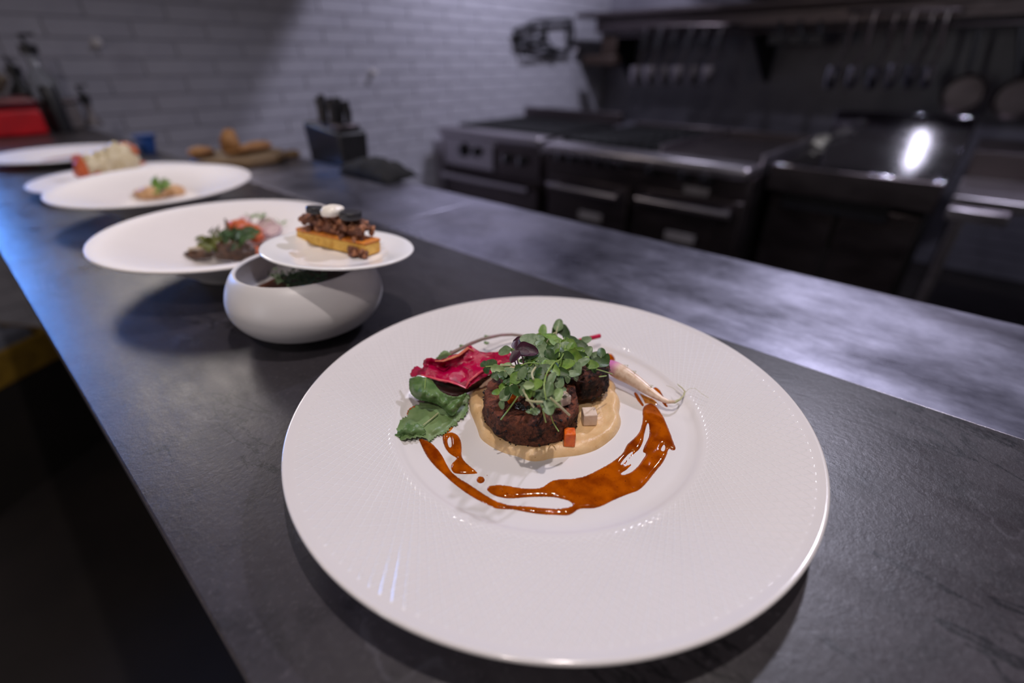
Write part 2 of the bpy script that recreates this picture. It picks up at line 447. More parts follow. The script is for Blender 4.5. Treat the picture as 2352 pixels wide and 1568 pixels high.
for x, z in cells[300:]:
    if x + TW > XB: continue
    rest.box((x + GAP / 2, YW - TD, z + GAP / 2), (x + TW - GAP / 2, YW + .001, z + TH - GAP / 2))
o = make('tile', rest, TILE, parent=wl, smooth=False); o['kind'] = 'stuff'
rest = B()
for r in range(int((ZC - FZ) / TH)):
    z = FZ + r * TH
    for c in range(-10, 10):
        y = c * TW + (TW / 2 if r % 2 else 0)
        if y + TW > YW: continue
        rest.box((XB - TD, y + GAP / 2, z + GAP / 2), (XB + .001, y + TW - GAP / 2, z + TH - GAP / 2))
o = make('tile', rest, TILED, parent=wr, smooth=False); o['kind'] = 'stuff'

# ------------------------------------------------------------------ the pass counter
ct = thing('pass_counter', 'long bar counter with a dark stone top and body carrying the white plates', 'counter', (0.2, .5, FZ))
make('stone_top', B().box((.003, -1.6, -.04), (.405, YW - .005, 0)), ST, ct, bevel=.0016, segs=3)
make('body_panel', B().box((.06, -1.6, FZ), (.375, YW - .02, -.0405)), DARK, ct, smooth=False)
sh = thing('steel_worktop', 'brushed steel worktop running beside the dark stone counter, knife block at its end', 'worktop', (.51, .5, -.93))
make('worktop_panel', B().box((.4055, .6333, -.035), (.62, 1.43, -.001)), STEELC, sh, bevel=.0008, segs=2)
make('worktop_panel', B().box((.4055, -1.6, -.035), (.62, .6327, -.001)), STEELC, sh, bevel=.0008, segs=2)
make('underframe', B().box((.41, -1.6, FZ), (.59, 1.41, -.036)), STEELD, sh, smooth=False)

# ------------------------------------------------------------------ kitchen equipment
ZE = -.171
XF = at(1010, 290, ZE).x        # about 2.35
XR = XF + .92
def Yat(u, v, x=None): return onX(u, v, XF if x is None else x).y
def knob(parent, y, z, x, r=.026):
    T = Matrix.Translation((x, y, z)) @ Matrix.Rotation(-PI / 2, 4, 'Y')
    k = make('knob', B().lathe([(0, 0), (r * 1.15, 0), (r * 1.1, .008), (r * .85, .012), (r * .8, .034), (r * .6, .038), (0, .038)], None, 20, T), BLACKP, parent)
    make('grip', B().box((x - .050, y - .006, z - r * .8), (x - .036, y + .006, z + r * .8)), CHROME, k, bevel=.002)
def hbar(parent, y0, y1, z, x, r=.014):
    h = make('handle', B().tube([(x - .055, y0, z), (x - .055, y1, z)], r, 12), STEEL, parent)
    for y in (y0 + .04, y1 - .04):
        make('bracket', B().box((x - .055, y - .01, z - .01), (x, y + .01, z + .01)), STEEL, h, bevel=.002)

# range 1 : grill at the left
y1, y0 = YW - .10, Yat(1246, 318)
g = thing('grill_range', 'steel grill range with black grates, leftmost appliance in the corner by the tiled wall', 'range', ((XF + XR) / 2, (y0 + y1) / 2, FZ))
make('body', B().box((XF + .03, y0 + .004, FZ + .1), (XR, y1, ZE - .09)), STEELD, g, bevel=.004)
make('top_deck', B().box((XF + .01, y0 + .004, ZE - .09), (XR, y1, ZE - .02)), STEEL, g, bevel=.006)
make('front_rail', B().box((XF - .02, y0 + .004, ZE - .05), (XF + .12, y1, ZE)), STEEL, g, bevel=.012, segs=3)
make('backguard', B().box((XR - .05, y0 + .01, ZE), (XR, y1 - .02, ZE + .075)), STEELD, g, bevel=.004)
for i in range(14):
    yy = y0 + .05 + i * (y1 - y0 - .1) / 13
    make('grate_bar', B().box((XF + .15, yy - .012, ZE - .02), (XR - .08, yy + .012, ZE + .012)), BLACKM, g, bevel=.003)
pA = onX(1035, 335, XF); ym = Yat(1130, 340)
make('control_panel', B().box((XF + .005, ym, ZE - .235), (XF + .03, y1 - .03, ZE - .055)), STEEL, g, bevel=.003)
make('control_panel', B().box((XF + .008, y0 + .02, ZE - .235), (XF + .03, ym - .02, ZE - .055)), STEELD, g, bevel=.003)
for u in (1065, 1095): knob(g, Yat(u, 335), ZE - .13, XF + .005, .04 if u == 1065 else .03)
for u in (1165, 1200): knob(g, Yat(u, 345), ZE - .14, XF + .008, .028)
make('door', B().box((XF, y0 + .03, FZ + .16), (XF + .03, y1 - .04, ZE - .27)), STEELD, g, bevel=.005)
hbar(g, y0 + .06, y1 - .06, ZE - .30, XF, .017)
for dx in (.1, .8):
    for yy in (y0 + .08, y1 - .08):
        make('foot', B().tube([(XF + dx, yy, FZ), (XF + dx, yy, FZ + .1)], .02, 10), BLACKM, g)
# steel end panel beside it
tag(make('end_panel', B().box((XF + .02, y1 + .005, FZ + .002), (XF + .8, YW - .01, ZE - .10)), STEEL, origin=(XF + .4, y1 + .05, FZ), bevel=.003),
    'narrow steel filler panel between the grill range and the tiled wall', 'panel')

# range 2 : oven range with two doors
X2 = XF - .10
ya, yb = Yat(1255, 320, X2), Yat(1740, 355, X2)
g = thing('oven_range', 'long steel oven range with knobs, two doors and griddle top, middle appliance', 'range', ((X2 + XR) / 2, (ya + yb) / 2, FZ))
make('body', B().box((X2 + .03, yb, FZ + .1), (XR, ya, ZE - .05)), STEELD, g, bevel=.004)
make('front_rail', B().box((X2 - .045, yb, ZE - .055), (X2 + .10, ya, ZE + .002)), STEEL, g, bevel=.022, segs=4)
ysp = Yat(1495, 320, X2)
make('griddle_plate', B().box((X2 + .11, yb + .02, ZE - .05), (XR - .06, ysp - .01, ZE - .008)), STEELD, g, bevel=.004)
make('splash_guard', B().box((X2 + .11, ysp - .008, ZE - .05), (XR - .06, ysp, ZE + .035)), STEEL, g, bevel=.002)
make('splash_guard', B().box((X2 + .11, yb, ZE - .05), (XR - .06, yb + .012, ZE + .035)), STEEL, g, bevel=.002)
n_ = 10
for i in range(n_):
    yy = ysp + .03 + i * (ya - ysp - .06) / (n_ - 1)
    make('grate_bar', B().box((X2 + .12, yy - .01, ZE - .05), (XR - .08, yy + .01, ZE + .018)), BLACKM, g, bevel=.003)
for i in range(3):
    xx = X2 + .2 + i * .28
    make('grate_bar', B().box((xx - .01, ysp + .02, ZE - .05), (xx + .01, ya - .02, ZE + .014)), BLACKM, g, bevel=.003)
make('backguard', B().box((XR - .05, yb, ZE - .05), (XR, ya, ZE + .03)), STEELD, g, bevel=.004)
make('control_panel', B().box((X2, yb + .005, ZE - .27), (X2 + .03, ya - .005, ZE - .06)), STEELD, g, bevel=.004)
for u, v in ((1292, 355), (1320, 358), (1348, 362), (1380, 366), (1408, 370), (1436, 374), (1500, 386), (1576, 398), (1626, 408)):
    p = onX(u, v, X2); knob(g, p.y, p.z, X2, .028 if u < 1450 else .034)
p = onX(1600, 438, X2)
make('pilot_plate', B().box((X2 - .01, p.y - .06, p.z - .018), (X2, p.y + .06, p.z + .018)), ENAMEL, g, bevel=.003)
for (u0, v0, u1, v1), (lu, lv) in (((1270, 424, 1428, 448), (1355, 497)), ((1472, 454, 1684, 490), (1560, 545))):
    q0 = onX(u0, v0, X2 - .03); q1 = onX(u1, v1, X2 - .03)
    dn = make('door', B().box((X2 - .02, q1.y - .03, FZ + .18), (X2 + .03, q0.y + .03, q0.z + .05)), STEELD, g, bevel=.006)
    zz = (q0.z + q1.z) / 2
    hb = make('handle', B().tube([(X2 - .075, q0.y, zz), (X2 - .075, q1.y, zz)], .017, 12), STEEL, dn)
    for yy in (q0.y - .03, q1.y + .03):
        make('bracket', B().box((X2 - .075, yy - .012, zz - .012), (X2 - .02, yy + .012, zz + .012)), STEEL, dn, bevel=.002)
    q = onX(lu, lv, X2 - .02)
    make('name_plate', B().box((X2 - .024, q.y - .075, q.z - .022), (X2 - .02, q.y + .075, q.z + .022)), ENAMEL, dn, bevel=.002)
for dx in (.1, .8):
    for yy in (yb + .1, ya - .1):
        make('foot', B().tube([(X2 + dx, yy, FZ), (X2 + dx, yy, FZ + .1)], .02, 10), BLACKM, g)

# refrigerated prep table
X3 = at(1744, 370, ZE).x; yl = min(onX(1752, 370, X3).y, yb - .015); yr = onX(2180, 408, X3).y
XK = at(2222, 346, ZE).x
g = thing('prep_table', 'shiny steel topped undercounter fridge with a low backsplash, right of the oven range', 'prep table', ((X3 + XK) / 2, (yl + yr) / 2, FZ))
make('tabletop', B().box((X3, yr, ZE - .02), (XK, yl, ZE)), STEELT, g, bevel=.004)
make('front_lip', B().box((X3 - .005, yr, ZE - .115), (X3 + .03, yl, ZE - .004)), STEELD, g, bevel=.006)
make('backsplash', B().box((XK, yr, ZE - .02), (XK + .03, yl, ZE + .15)), STEELT, g, bevel=.004)
make('body', B().box((X3 + .05, yr + .02, FZ + .08), (XK + .02, yl - .02, ZE - .021)), DARK, g, bevel=.004)
dm = (yl + yr) / 2
for a_, b_ in ((yr + .03, dm - .01), (dm + .01, yl - .03)):
    d_ = make('door', B().box((X3 + .02, a_, FZ + .12), (X3 + .05, b_, ZE - .14)), STEELD, g, bevel=.006)
p = onX(1915, 468, X3 + .02)
make('handle_recess', B().box((X3 + .008, p.y - .2, p.z - .045), (X3 + .02, p.y + .2, p.z + .045)), BLACKP, g, bevel=.004)
for yy in (yr + .1, yl - .1):
    for dx in (.12, .8): make('foot', B().tube([(X3 + dx, yy, FZ), (X3 + dx, yy, FZ + .08)], .02, 10), BLACKM, g)
# crumpled cloth at its left end
q = at(1838, 325, ZE)
cb = B(); nx = 14
vs = []; fs = []
for i in range(nx):
    for j in range(nx):
        a_, c_ = i / (nx - 1) - .5, j / (nx - 1) - .5
        z_ = .035 + .03 * noise.noise(Vector((a_ * 4, c_ * 4, 1))) + .03 * abs(noise.noise(Vector((a_ * 9, c_ * 3, 5)))) - .11 * (a_ * a_ + c_ * c_)
        vs.append((q.x + a_ * .40, min(q.y + c_ * .26 + a_ * .05, yl - .012), ZE + max(.004, z_)))
for i in range(nx - 1):
    for j in range(nx - 1): fs.append((i * nx + j, (i + 1) * nx + j, (i + 1) * nx + j + 1, i * nx + j + 1))
tag(make('kitchen_cloth', B().add(vs, fs), CLOTH, origin=(q.x, q.y, ZE), solid=.004, angle=0), 'crumpled pale kitchen cloth lying on the left end of the prep table', 'cloth')

# right work table, lower, open below, with slanting leg
zt = ZE - .03
p0 = at(2165, 440, zt)
X4 = at(2165, 445, zt).x; y4 = yr - .035
g = thing('work_table', 'open legged steel work table at the right edge of the photo, beyond the prep table', 'table', (X4 + .4, y4 - .6, FZ))
make('tabletop', B().box((X4, y4 - 1.6, zt - .04), (X4 + .45, y4, zt)), STEEL, g, bevel=.006)
make('riser', B().box((X4 + .45, y4 - 1.6, zt - .04), (X4 + .95, y4, zt + .10)), STEELD, g, bevel=.006)
make('corner_bracket', B().box((X4 - .01, y4 - .17, zt - .085), (X4 + .05, y4 + .002, zt - .041)), STEEL, g, bevel=.006)
for dx, dy in ((.03, -.04), (.85, -.04), (.03, -1.5), (.85, -1.5)):
    make('leg', B().tube([(X4 + dx, y4 + dy, FZ), (X4 + dx, y4 + dy, zt - .04)], .02, 12), STEEL, g)
make('undershelf', B().box((X4 + .02, y4 - 1.55, FZ + .25), (X4 + .9, y4 - .03, FZ + .28)), STEELD, g, bevel=.004)

# wall shelf over the line
XS = 3.95
pl = onX(1368, 76, XS); pt = onX(1360, 30, XS)
g = thing('wall_shelf', 'long dark steel overhead shelf on brackets with a hanging rail, on the right wall', 'shelf', (4.2, 0, pl.z))
zs0, zs1 = pl.z, onX(1368, 42, XS).z
make('shelf_board', B().box((XS, -2.6, zs1 - .03), (XB - .01, pl.y, zs1)), STEELD, g, bevel=.004)
make('front_lip', B().box((XS, -2.6, zs0), (XS + .03, pl.y, zs1 - .01)), STEELD, g, bevel=.006)
make('upper_ledge', B().box((XS - .12, -2.6, zs1 + .001), (XB - .01, pl.y + .12, zs1 + .03)), STEELD, g, bevel=.004)
make('rail', B().tube([(XS + .015, -2.6, zs0 - .03), (XS + .015, pl.y - .05, zs0 - .03)], .012, 10), STEELD, g)
for u, v in ((1735, 60), (1395, 60), (2400, 60)):
    yb_ = onX(u, v, XS + .1).y
    b = B(); T = .02
    b.add([(XS + .05, yb_ - T, zs0), (XB - .01, yb_ - T, zs0), (XB - .01, yb_ - T, zs0 - .34), (XS + .05, yb_ + T, zs0), (XB - .01, yb_ + T, zs0), (XB - .01, yb_ + T, zs0 - .34)],
          [(0, 1, 2), (3, 5, 4), (0, 3, 4, 1), (1, 4, 5, 2), (2, 5, 3, 0)])
    make('bracket', b, BLACKM, g)
zh = onX(1700, -14, XS).z  # mostly unseen dark box, added to cover the lighter wall above the shelf
hd = thing('added_hood', 'dark steel hood added above the overhead shelf to darken the top right', 'hood', (4.1, 0, zh))
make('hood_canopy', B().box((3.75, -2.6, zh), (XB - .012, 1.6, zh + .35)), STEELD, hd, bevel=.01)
make('hood_lip', B().box((3.735, -2.6, zh - .012), (3.749, 1.6, zh + .06)), STEEL, hd, bevel=.003)
make('hood_duct', B().box((3.95, -.6, zh + .352), (XB - .012, .5, ZC - .001)), STEELD, hd, bevel=.01)
# brown block hanging under the shelf end
p0 = onX(1342, 152, XS); p1 = onX(1416, 126, XS)
bb = thing('hanging_pan', 'dark brown pan hanging below the left end of the overhead shelf', 'pan', (XS, (p0.y + p1.y) / 2, p0.z))
make('pan_body', B().box((XS - .04, p1.y, p0.z), (XS + .08, p0.y, p1.z)), BROWN, bb, bevel=.02, segs=3)
pm = onX(1398, 100, XS)
make('handle', B().box((XS, pm.y - .07, p1.z), (XS + .03, pm.y + .07, zs0 - .02)), BROWN, bb, bevel=.01)

# ladles and spoons on the rail
def utensil(u_top, u_bot, v_bowl, v_end, black, label, group, v0=78, vh=112, br=14, xo=0.0):
    X = XS + xo - .02
    a_ = onX(u_top, v0, X); h_ = onX(u_top + (u_bot - u_top) * .35, vh, X); c_ = onX(u_bot, v_bowl, X); e_ = onX(u_bot, v_end, X)
    r = abs(onX(u_bot - br, v_bowl, X).y - c_.y)
    t = thing('ladle', label, 'ladle', (X, c_.y, e_.z), group)
    make('handle', B().tube([a_, h_], [.028, .024] if black else [.014, .012], 10), BLACKP if black else STEELD, t)
    make('shaft', B().tube([h_, c_], .007, 8), STEELD, t)
    zb = e_.z; hh = c_.z - zb
    prof = [(0, 0), (r * .55, hh * .08), (r * .9, hh * .4), (r, hh), (r * .94, hh), (r * .84, hh * .45), (r * .5, hh * .15), (0, hh * .08)]
    make('bowl', B().lathe(prof, (X, c_.y, zb), 20), CHROME if not black else STEEL, t)
    make('hook', B().tube([a_, a_ + Vector((0, 0, .05)), a_ + Vector((.02, 0, .06)), a_ + Vector((.03, 0, .04))], .005, 6), STEEL, t)
for v_, u0_, u1_ in ((78, 1470, 1675), (50, 1940, 2195)):
    for X_ in (XS - .005, XS - .135):
        za = onX(u0_, v_, X_); zb_ = onX(u1_, v_, X_)
        make('rail', B().tube([za + Vector((0, 0, .052)), zb_ + Vector((0, 0, .052))], .008, 8), STEELD, g)
    for u_ in (u0_, u1_):
        za = onX(u_, v_, XS - .135) + Vector((0, 0, .052))
        make('rail_arm', B().tube([za, Vector((XS + .02, za.y, za.z))], .007, 8), STEELD, g)
lad = [(1483, 1467), (1517, 1497), (1551, 1529), (1587, 1561), (1621, 1594), (1655, 1630)]
ordw = ['leftmost', 'second', 'third', 'fourth', 'fifth', 'rightmost']
for i, (a_, c_) in enumerate(lad):
    utensil(a_, c_, 152, 196, True, ordw[i] + ' black handled ladle of the six hanging under the shelf by the corner', 'black handled ladles under the shelf', br=17, xo=-.13 * (i % 2))
sp2 = [(1960, 1918, 153, 208), (2005, 1966, 153, 205), (2055, 2014, 156, 208), (2095, 2058, 148, 205), (2138, 2100, 150, 204), (2172, 2140, 156, 206)]
for i, (a_, c_, vb, ve) in enumerate(sp2):
    utensil(a_, c_, vb, ve, False, ordw[i] + ' shiny steel ladle of the six hanging left of the frying pans', 'steel ladles under the shelf', 50, 108, 18, -.13 * (i % 2))
def short_hang(u, label):
    a_ = onX(u, 48, XS); e_ = onX(u, 104, XS)
    t = thing('spatula', label, 'spatula', (XS, a_.y, e_.z), 'black utensils under the shelf')
    make('handle', B().tube([a_, a_ * .5 + e_ * .5], .014, 8), BLACKP, t)
    make('blade', B().box((XS - .01, a_.y - .05, e_.z), (XS + .01, a_.y + .05, (a_.z + e_.z) / 2)), BLACKP, t, bevel=.008)
for i, u in enumerate((1792, 1838, 1884)):
    short_hang(u, ('left', 'middle', 'right')[i] + ' black spatula of three hanging under the shelf right of the bracket')
def pan(u, v, ru, hu, hv, mat, label):
    X = XS - .05; c_ = onX(u, v, X); r = abs(onX(u - ru, v, X).y - c_.y); h_ = onX(hu, hv, X)
    t = thing('frying_pan', label, 'pan', (X, c_.y, c_.z - r), 'pans hanging at the right')
    T = Matrix.Translation(c_) @ Matrix.Rotation(-PI / 2, 4, 'Y')
    make('pan_body', B().lathe([(0, 0), (r * .82, 0), (r, .045), (r * 1.02, .045), (r * .85, -.006), (0, -.006)], None, 40, T), mat, t)
    d = (h_ - c_).normalized()
    make('handle', B().tube([c_ + d * r * .98, c_ + d * r * 1.1 + Vector((-.03, 0, 0)), h_], [.012, .013, .014], 8), BLACKM, t)
pan(2213, 215, 52, 2248, 70, STEELD, 'dark steel frying pan hanging right of the steel ladles')
pan(2336, 225, 58, 2345, 60, STEELD, 'large steel pan hanging at the right edge of the photo')

# wire rack on the end wall
g = thing('wire_rack', 'dark wire rack with hooks mounted on the tiled wall left of the shelf', 'rack', onY(1250, 110, YW - .04))
YR = YW - .05
def wr_(pts, r=.008): return B().tube([onY(u, v, YR) for u, v in pts], r, 8)
make('wire_frame', wr_([(1180, 72), (1230, 50), (1312, 44), (1318, 78), (1300, 118), (1200, 98), (1180, 72)], .014), BLACKM, g)
for pts in ([(1182, 98), (1250, 86)], [(1252, 52), (1256, 92), (1275, 126)], [(1205, 125), (1310, 118)], [(1222, 55), (1228, 96)], [(1188, 84), (1200, 128)], [(1303, 50), (1306, 116)]):
    make('wire', wr_(pts, .011), BLACKM, g)
p = onY(1248, 80, YR); make('clip', B().blob(p, (.045, .02, .035), 3), BLACKP, g)
p = onY(1270, 118, YR); make('clip', B().blob(p, (.04, .02, .04), 4), BLACKP, g)
p = onY(1325, 118, YW - .03)
T = Matrix.Translation(p) @ Matrix.Rotation(PI / 2, 4, 'X')
tag(make('timer_dial', B().lathe([(0, 0), (.03, 0), (.035, .01), (.03, .02), (0, .022)], None, 24, T), STEEL, origin=p), 'small round steel dial on the tiled wall beside the wire rack', 'dial')
for u, v, lb in ((855, 166, 'small round white hook on the tiled wall above the knife block'), (222, 98, 'small pale hook on the dark left part of the tiled wall')):
    p = onY(u, v, YW - .012); T = Matrix.Translation(p) @ Matrix.Rotation(PI / 2, 4, 'X')
    tag(make('wall_hook', B().lathe([(0, -.01), (.02, -.01), (.02, 0), (.012, .012), (.008, .03), (.014, .036), (0, .04)], None, 20, T), PORC, origin=p), lb, 'hook')

# ------------------------------------------------------------------ far end of the counter
zk = 0.0
kb = thing('knife_block', 'dark knife block full of black handled knives just past the steel worktop edge', 'knife block', (.585, 1.20, 0))
pL = at(722, 372, 0); pR = at(838, 385, 0)
kx0, kx1 = .632, .672
yk0, yk1 = 1.10, 1.26
zt_ = .088
kb.location = (.66, 1.18, FZ); kb['_o'] = (.66, 1.18, FZ)
make('stand', B().box((kx0, yk0 + .01, FZ), (kx1 + .02, yk1 - .01, -.101)), STEELD, kb, smooth=False)
make('block_body', B().add([(kx0, yk0, -.10), (kx1 + .02, yk0, -.10), (kx1 + .02, yk1, -.10), (kx0, yk1, -.10), (kx0 - .008, yk0, zt_ * .8), (kx1 + .03, yk0, zt_ * .8), (kx1 + .03, yk1, zt_), (kx0 - .008, yk1, zt_)],
     [(0, 3, 2, 1), (4, 5, 6, 7), (0, 1, 5, 4), (1, 2, 6, 5), (2, 3, 7, 6), (3, 0, 4, 7)]), BLACKP, kb, bevel=.006, segs=3)
make('block_top', B().box((kx0 + .002, yk0 + .01, zt_ * .84), (kx1 + .018, yk1 - .01, zt_ * .98)), STEELD, kb, bevel=.003)
for i, (fx, fy, hh, rr) in enumerate(((.10, .5, .048, .009), (.24, .65, .052, .010), (.20, .3, .046, .009), (.45, .7, .058, .009), (.50, .35, .050, .008), (.72, .65, .050, .009), (.84, .5, .052, .009), (.78, .25, .046, .009))):
    x = kx0 + fx * (kx1 + .02 - kx0); y = yk0 + fy * (yk1 - yk0)
    kn = thing('knife', ('left end', 'second from left', 'front left', 'tallest middle', 'front middle', 'right rear', 'right end', 'front right')[i] + ' black knife handle standing in the knife block', 'knife', (x, y, zt_), 'knives in the block')
    make('handle', B().tube([(x, y, zt_ * .9), (x + .002, y - .002, zt_ + hh * .5), (x, y, zt_ + hh)], [rr * .8, rr, rr * .9], 8), BLACKP, kn)
    make('blade', B().box((x - .0008, y - .01, zt_ * .2), (x + .0008, y + .01, zt_ * .9)), CHROME, kn)
# folded black cloth
b = B(); vs = []; fs = []; n1 = 16
for i in range(n1):
    for j in range(n1):
        a_, c_ = i / (n1 - 1), j / (n1 - 1)
        x = .575 + a_ * .085; y = .86 + c_ * .18
        z_ = .034 * math.sin(PI * min(1, max(0, a_))) ** .4 * math.sin(PI * c_) ** .35 + .008 * noise.noise(Vector((x * 40, y * 40, 0)))
        vs.append((x, y, max(.002, z_)))
for i in range(n1 - 1):
    for j in range(n1 - 1): fs.append((i * n1 + j, (i + 1) * n1 + j, (i + 1) * n1 + j + 1, i * n1 + j + 1))
tag(make('folded_towel', B().add(vs, fs), simple('black_cotton', srgb(26, 25, 29), .9, 0, var=srgb(18, 18, 20), scale=60, bump=.001, bscale=200), origin=(.61, .97, 0), solid=.003, angle=0), 'folded black towel on the steel edge in front of the knife block', 'towel')

# cutting board with bread pieces
q0 = at(430, 372, .0); q1 = at(665, 370, .0)
cbx = thing('bread_board', 'round wooden board with bread on the far end of the steel worktop', 'board', ((q0.x + q1.x) / 2, 1.32, 0))
cx, cy = .485, 1.335
b = B().lathe([(0, .002), (.100, .002), (.104, .008), (.104, .016), (.100, .020), (0, .020)], (cx, cy, 0), 48)
make('board_slab', b, BOARD, cbx)
make('board_handle', B().box((cx + .085, cy - .055, .002), (cx + .13, cy - .02, .018)), BOARD, cbx, bevel=.006)
for k, (u, v, sx, sz, lb) in enumerate(((532, 338, .022, .030, 'upright piece of bread standing on the wooden board'), (595, 348, .034, .012, 'flat brown slice of bread on the right of the wooden board'), (462, 352, .030, .012, 'dark bread roll on the left of the wooden board'), (560, 352, .045, .010, 'long loaf piece lying in the middle of the wooden board'))):
    p = onY(u, v, cy - .01 + .012 * (k % 3))
    tag(make('bread_piece', B().blob((p.x, p.y, .0205 + sz * .9), (sx, .022, sz), k, .12, 1.6), BREAD, origin=(p.x, p.y, .0205)), lb, 'bread')
# blue tub
p = at(345, 350, 0)
tb_ = thing('blue_tub', 'small blue plastic tub behind the plates at the stone edge', 'tub', (.385, 1.66, 0))
make('tub_body', B().lathe([(0, .001), (.016, .001), (.024, .040), (.027, .042), (.022, .040), (.014, .004), (0, .004)], (.376, 1.66, 0), 28), BLUEP, tb_)
make('tub_lid', B().lathe([(0, .043), (.028, .043), (.028, .047), (0, .048)], (.376, 1.66, 0), 28), BLUEP, tb_)

# red box and bottles at the far left
def box_at(u0, u1, v0, v1, y, z0, dep):
    a_ = onY(u0, v1, y); c_ = onY(u1, v0, y)
    return (a_.x, y, z0), (c_.x, y + dep, c_.z)
g = thing('red_toolbox', 'bright red box at the far left end of the counter', 'box', (.15, 2.5, 0))
pr1 = onY(80, 225, 2.35)
make('box_body', B().box((-.06, 2.35, .001), (pr1.x, 2.60, pr1.z * .72)), REDP, g, bevel=.01, segs=3)
make('box_lid', B().box((-.062, 2.348, pr1.z * .73), (pr1.x + .002, 2.602, pr1.z)), simple('dark_red_lid', srgb(96, 10, 26), .4, 0, var=srgb(70, 8, 22), scale=20), g, bevel=.01, segs=3)
make('latch', B().box((.06, 2.338, pr1.z * .62), (.11, 2.348, pr1.z * .82)), BLACKM, g, bevel=.003)
b = B(); pt = pr1.z
tag(make('folded_cloth', B().blob((.08, 2.47, pt + .040), (.17, .10, .036), 5, .12, 1.2, power=.8), KRAFT, origin=(.08, 2.47, pt)), 'brown cloth bundle lying on top of the red box', 'cloth')
def pourer(u, v_tip, v_cap, v_sh, v_base, y, z0, mat, label, r=.03):
    tip = onY(u - 6, v_tip, y); cap = onY(u, v_cap, y); shd = onY(u + 3, v_sh, y)
    x = shd.x
    t = thing('pour_bottle', label, 'bottle', (x, y, z0))
    make('glass_body', B().lathe([(0, z0 + .001), (r, z0 + .001), (r, shd.z - .03), (r * .45, shd.z), (r * .42, cap.z), (0, cap.z)], (x, y, 0), 24), mat, t)
    make('spout_collar', B().lathe([(0, cap.z), (r * .6, cap.z), (r * .6, cap.z + .03), (0, cap.z + .032)], (x, y, 0), 16), BLACKP, t)
    make('spout', B().tube([(x, y, cap.z + .03), (x - .01, y, cap.z + .06), (tip.x, y, tip.z)], [.008, .006, .004], 8), BLACKM, t)
pourer(82, 78, 125, 160, 290, 2.66, 0, GLASSB, 'tall clear bottle with a black pour spout behind the red box', .045)
pourer(40, 142, 172, 190, 290, 2.82, 0, BLACKP, 'dark bottle with a pour spout behind the cloth bundle', .04)
pourer(205, 196, 238, 262, 300, 2.55, 0, GREYP, 'narrow grey bottle with a black pour spout, right end of the far group', .028)
t = thing('storage_container', 'grey plastic container between the red box and the narrow bottle', 'container', (.33, 2.5, 0))
pc0 = onY(105, 292, 2.45); pc1 = onY(160, 232, 2.45)
make('container_body', B().box((pc0.x + .02, 2.45, .001), (pc1.x + .02, 2.60, pc1.z - .01)), GREYP, t, bevel=.008)
make('container_lid', B().box((pc0.x + .012, 2.445, pc1.z - .009), (pc1.x + .028, 2.605, pc1.z + .004)), STEELD, t, bevel=.004)
t = thing('black_canister', 'black canister standing right beside the red box', 'canister', (.24, 2.42, 0))
pb = onY(98, 205, 2.40)
make('canister_body', B().lathe([(0, .001), (.024, .001), (.026, .01), (.026, pb.z), (.022, pb.z + .01), (0, pb.z + .012)], (pb.x + .012, 2.40, 0), 24), BLACKP, t)

# crates below at the far left
yy_ = at(60, 830, -.62)
for k, (du, dv, m_, lb) in enumerate(((40, 780, BINS, 'upper grey bin in the yellow rack at the lower left'), (60, 850, BINS, 'lower grey bin in the yellow rack at the lower left'))):
    p = at(du, dv, -.62)
cc = at(50, 870, -.70)
g = thing('yellow_crate', 'yellow crate standing low in the dark at the left edge, below the counter', 'crate', (cc.x, cc.y, -.80))
Rz = Matrix.Translation(cc) @ Matrix.Rotation(.55, 4, 'Z')
make('crate_front', B().box((-.30, 0, 0), (.16, .02, .11), Rz), YELL, g, bevel=.006)
make('crate_back', B().box((-.30, .26, 0), (.16, .28, .11), Rz), YELL, g, bevel=.006)
make('crate_side', B().box((-.30, .02, 0), (-.28, .26, .11), Rz), YELL, g, bevel=.006)
make('crate_side', B().box((.14, .02, 0), (.16, .26, .11), Rz), YELL, g, bevel=.006)
make('crate_floor', B().box((-.28, .02, 0), (.14, .26, .01), Rz), YELL, g)
make('stand', B().box((-.30, 0, FZ - cc.z), (.16, .28, -.002), Rz), DARK, g, smooth=False)
for k in range(2):
    y_ = .04 + k * .11
    o = make('carton', B().box((-.26, y_, .012), (.12, y_ + .085, .13), Rz), BINS, None, origin=Rz @ Vector((-.07, y_ + .04, .012)), bevel=.006)
    tag(o, ('front', 'rear')[k] + ' grey carton in the yellow crate at the lower left', 'carton', 'cartons in the crate')

# ------------------------------------------------------------------ plates
def Tdisc(c, a=0.0, b_=0.0):
    n = Vector((-a, -b_, 1)).normalized(); u = Vector((1, 0, a)).normalized(); v = n.cross(u)
    return Matrix(((u.x, v.x, n.x, c[0]), (u.y, v.y, n.y, c[1]), (u.z, v.z, n.z, c[2]), (0, 0, 0, 1)))

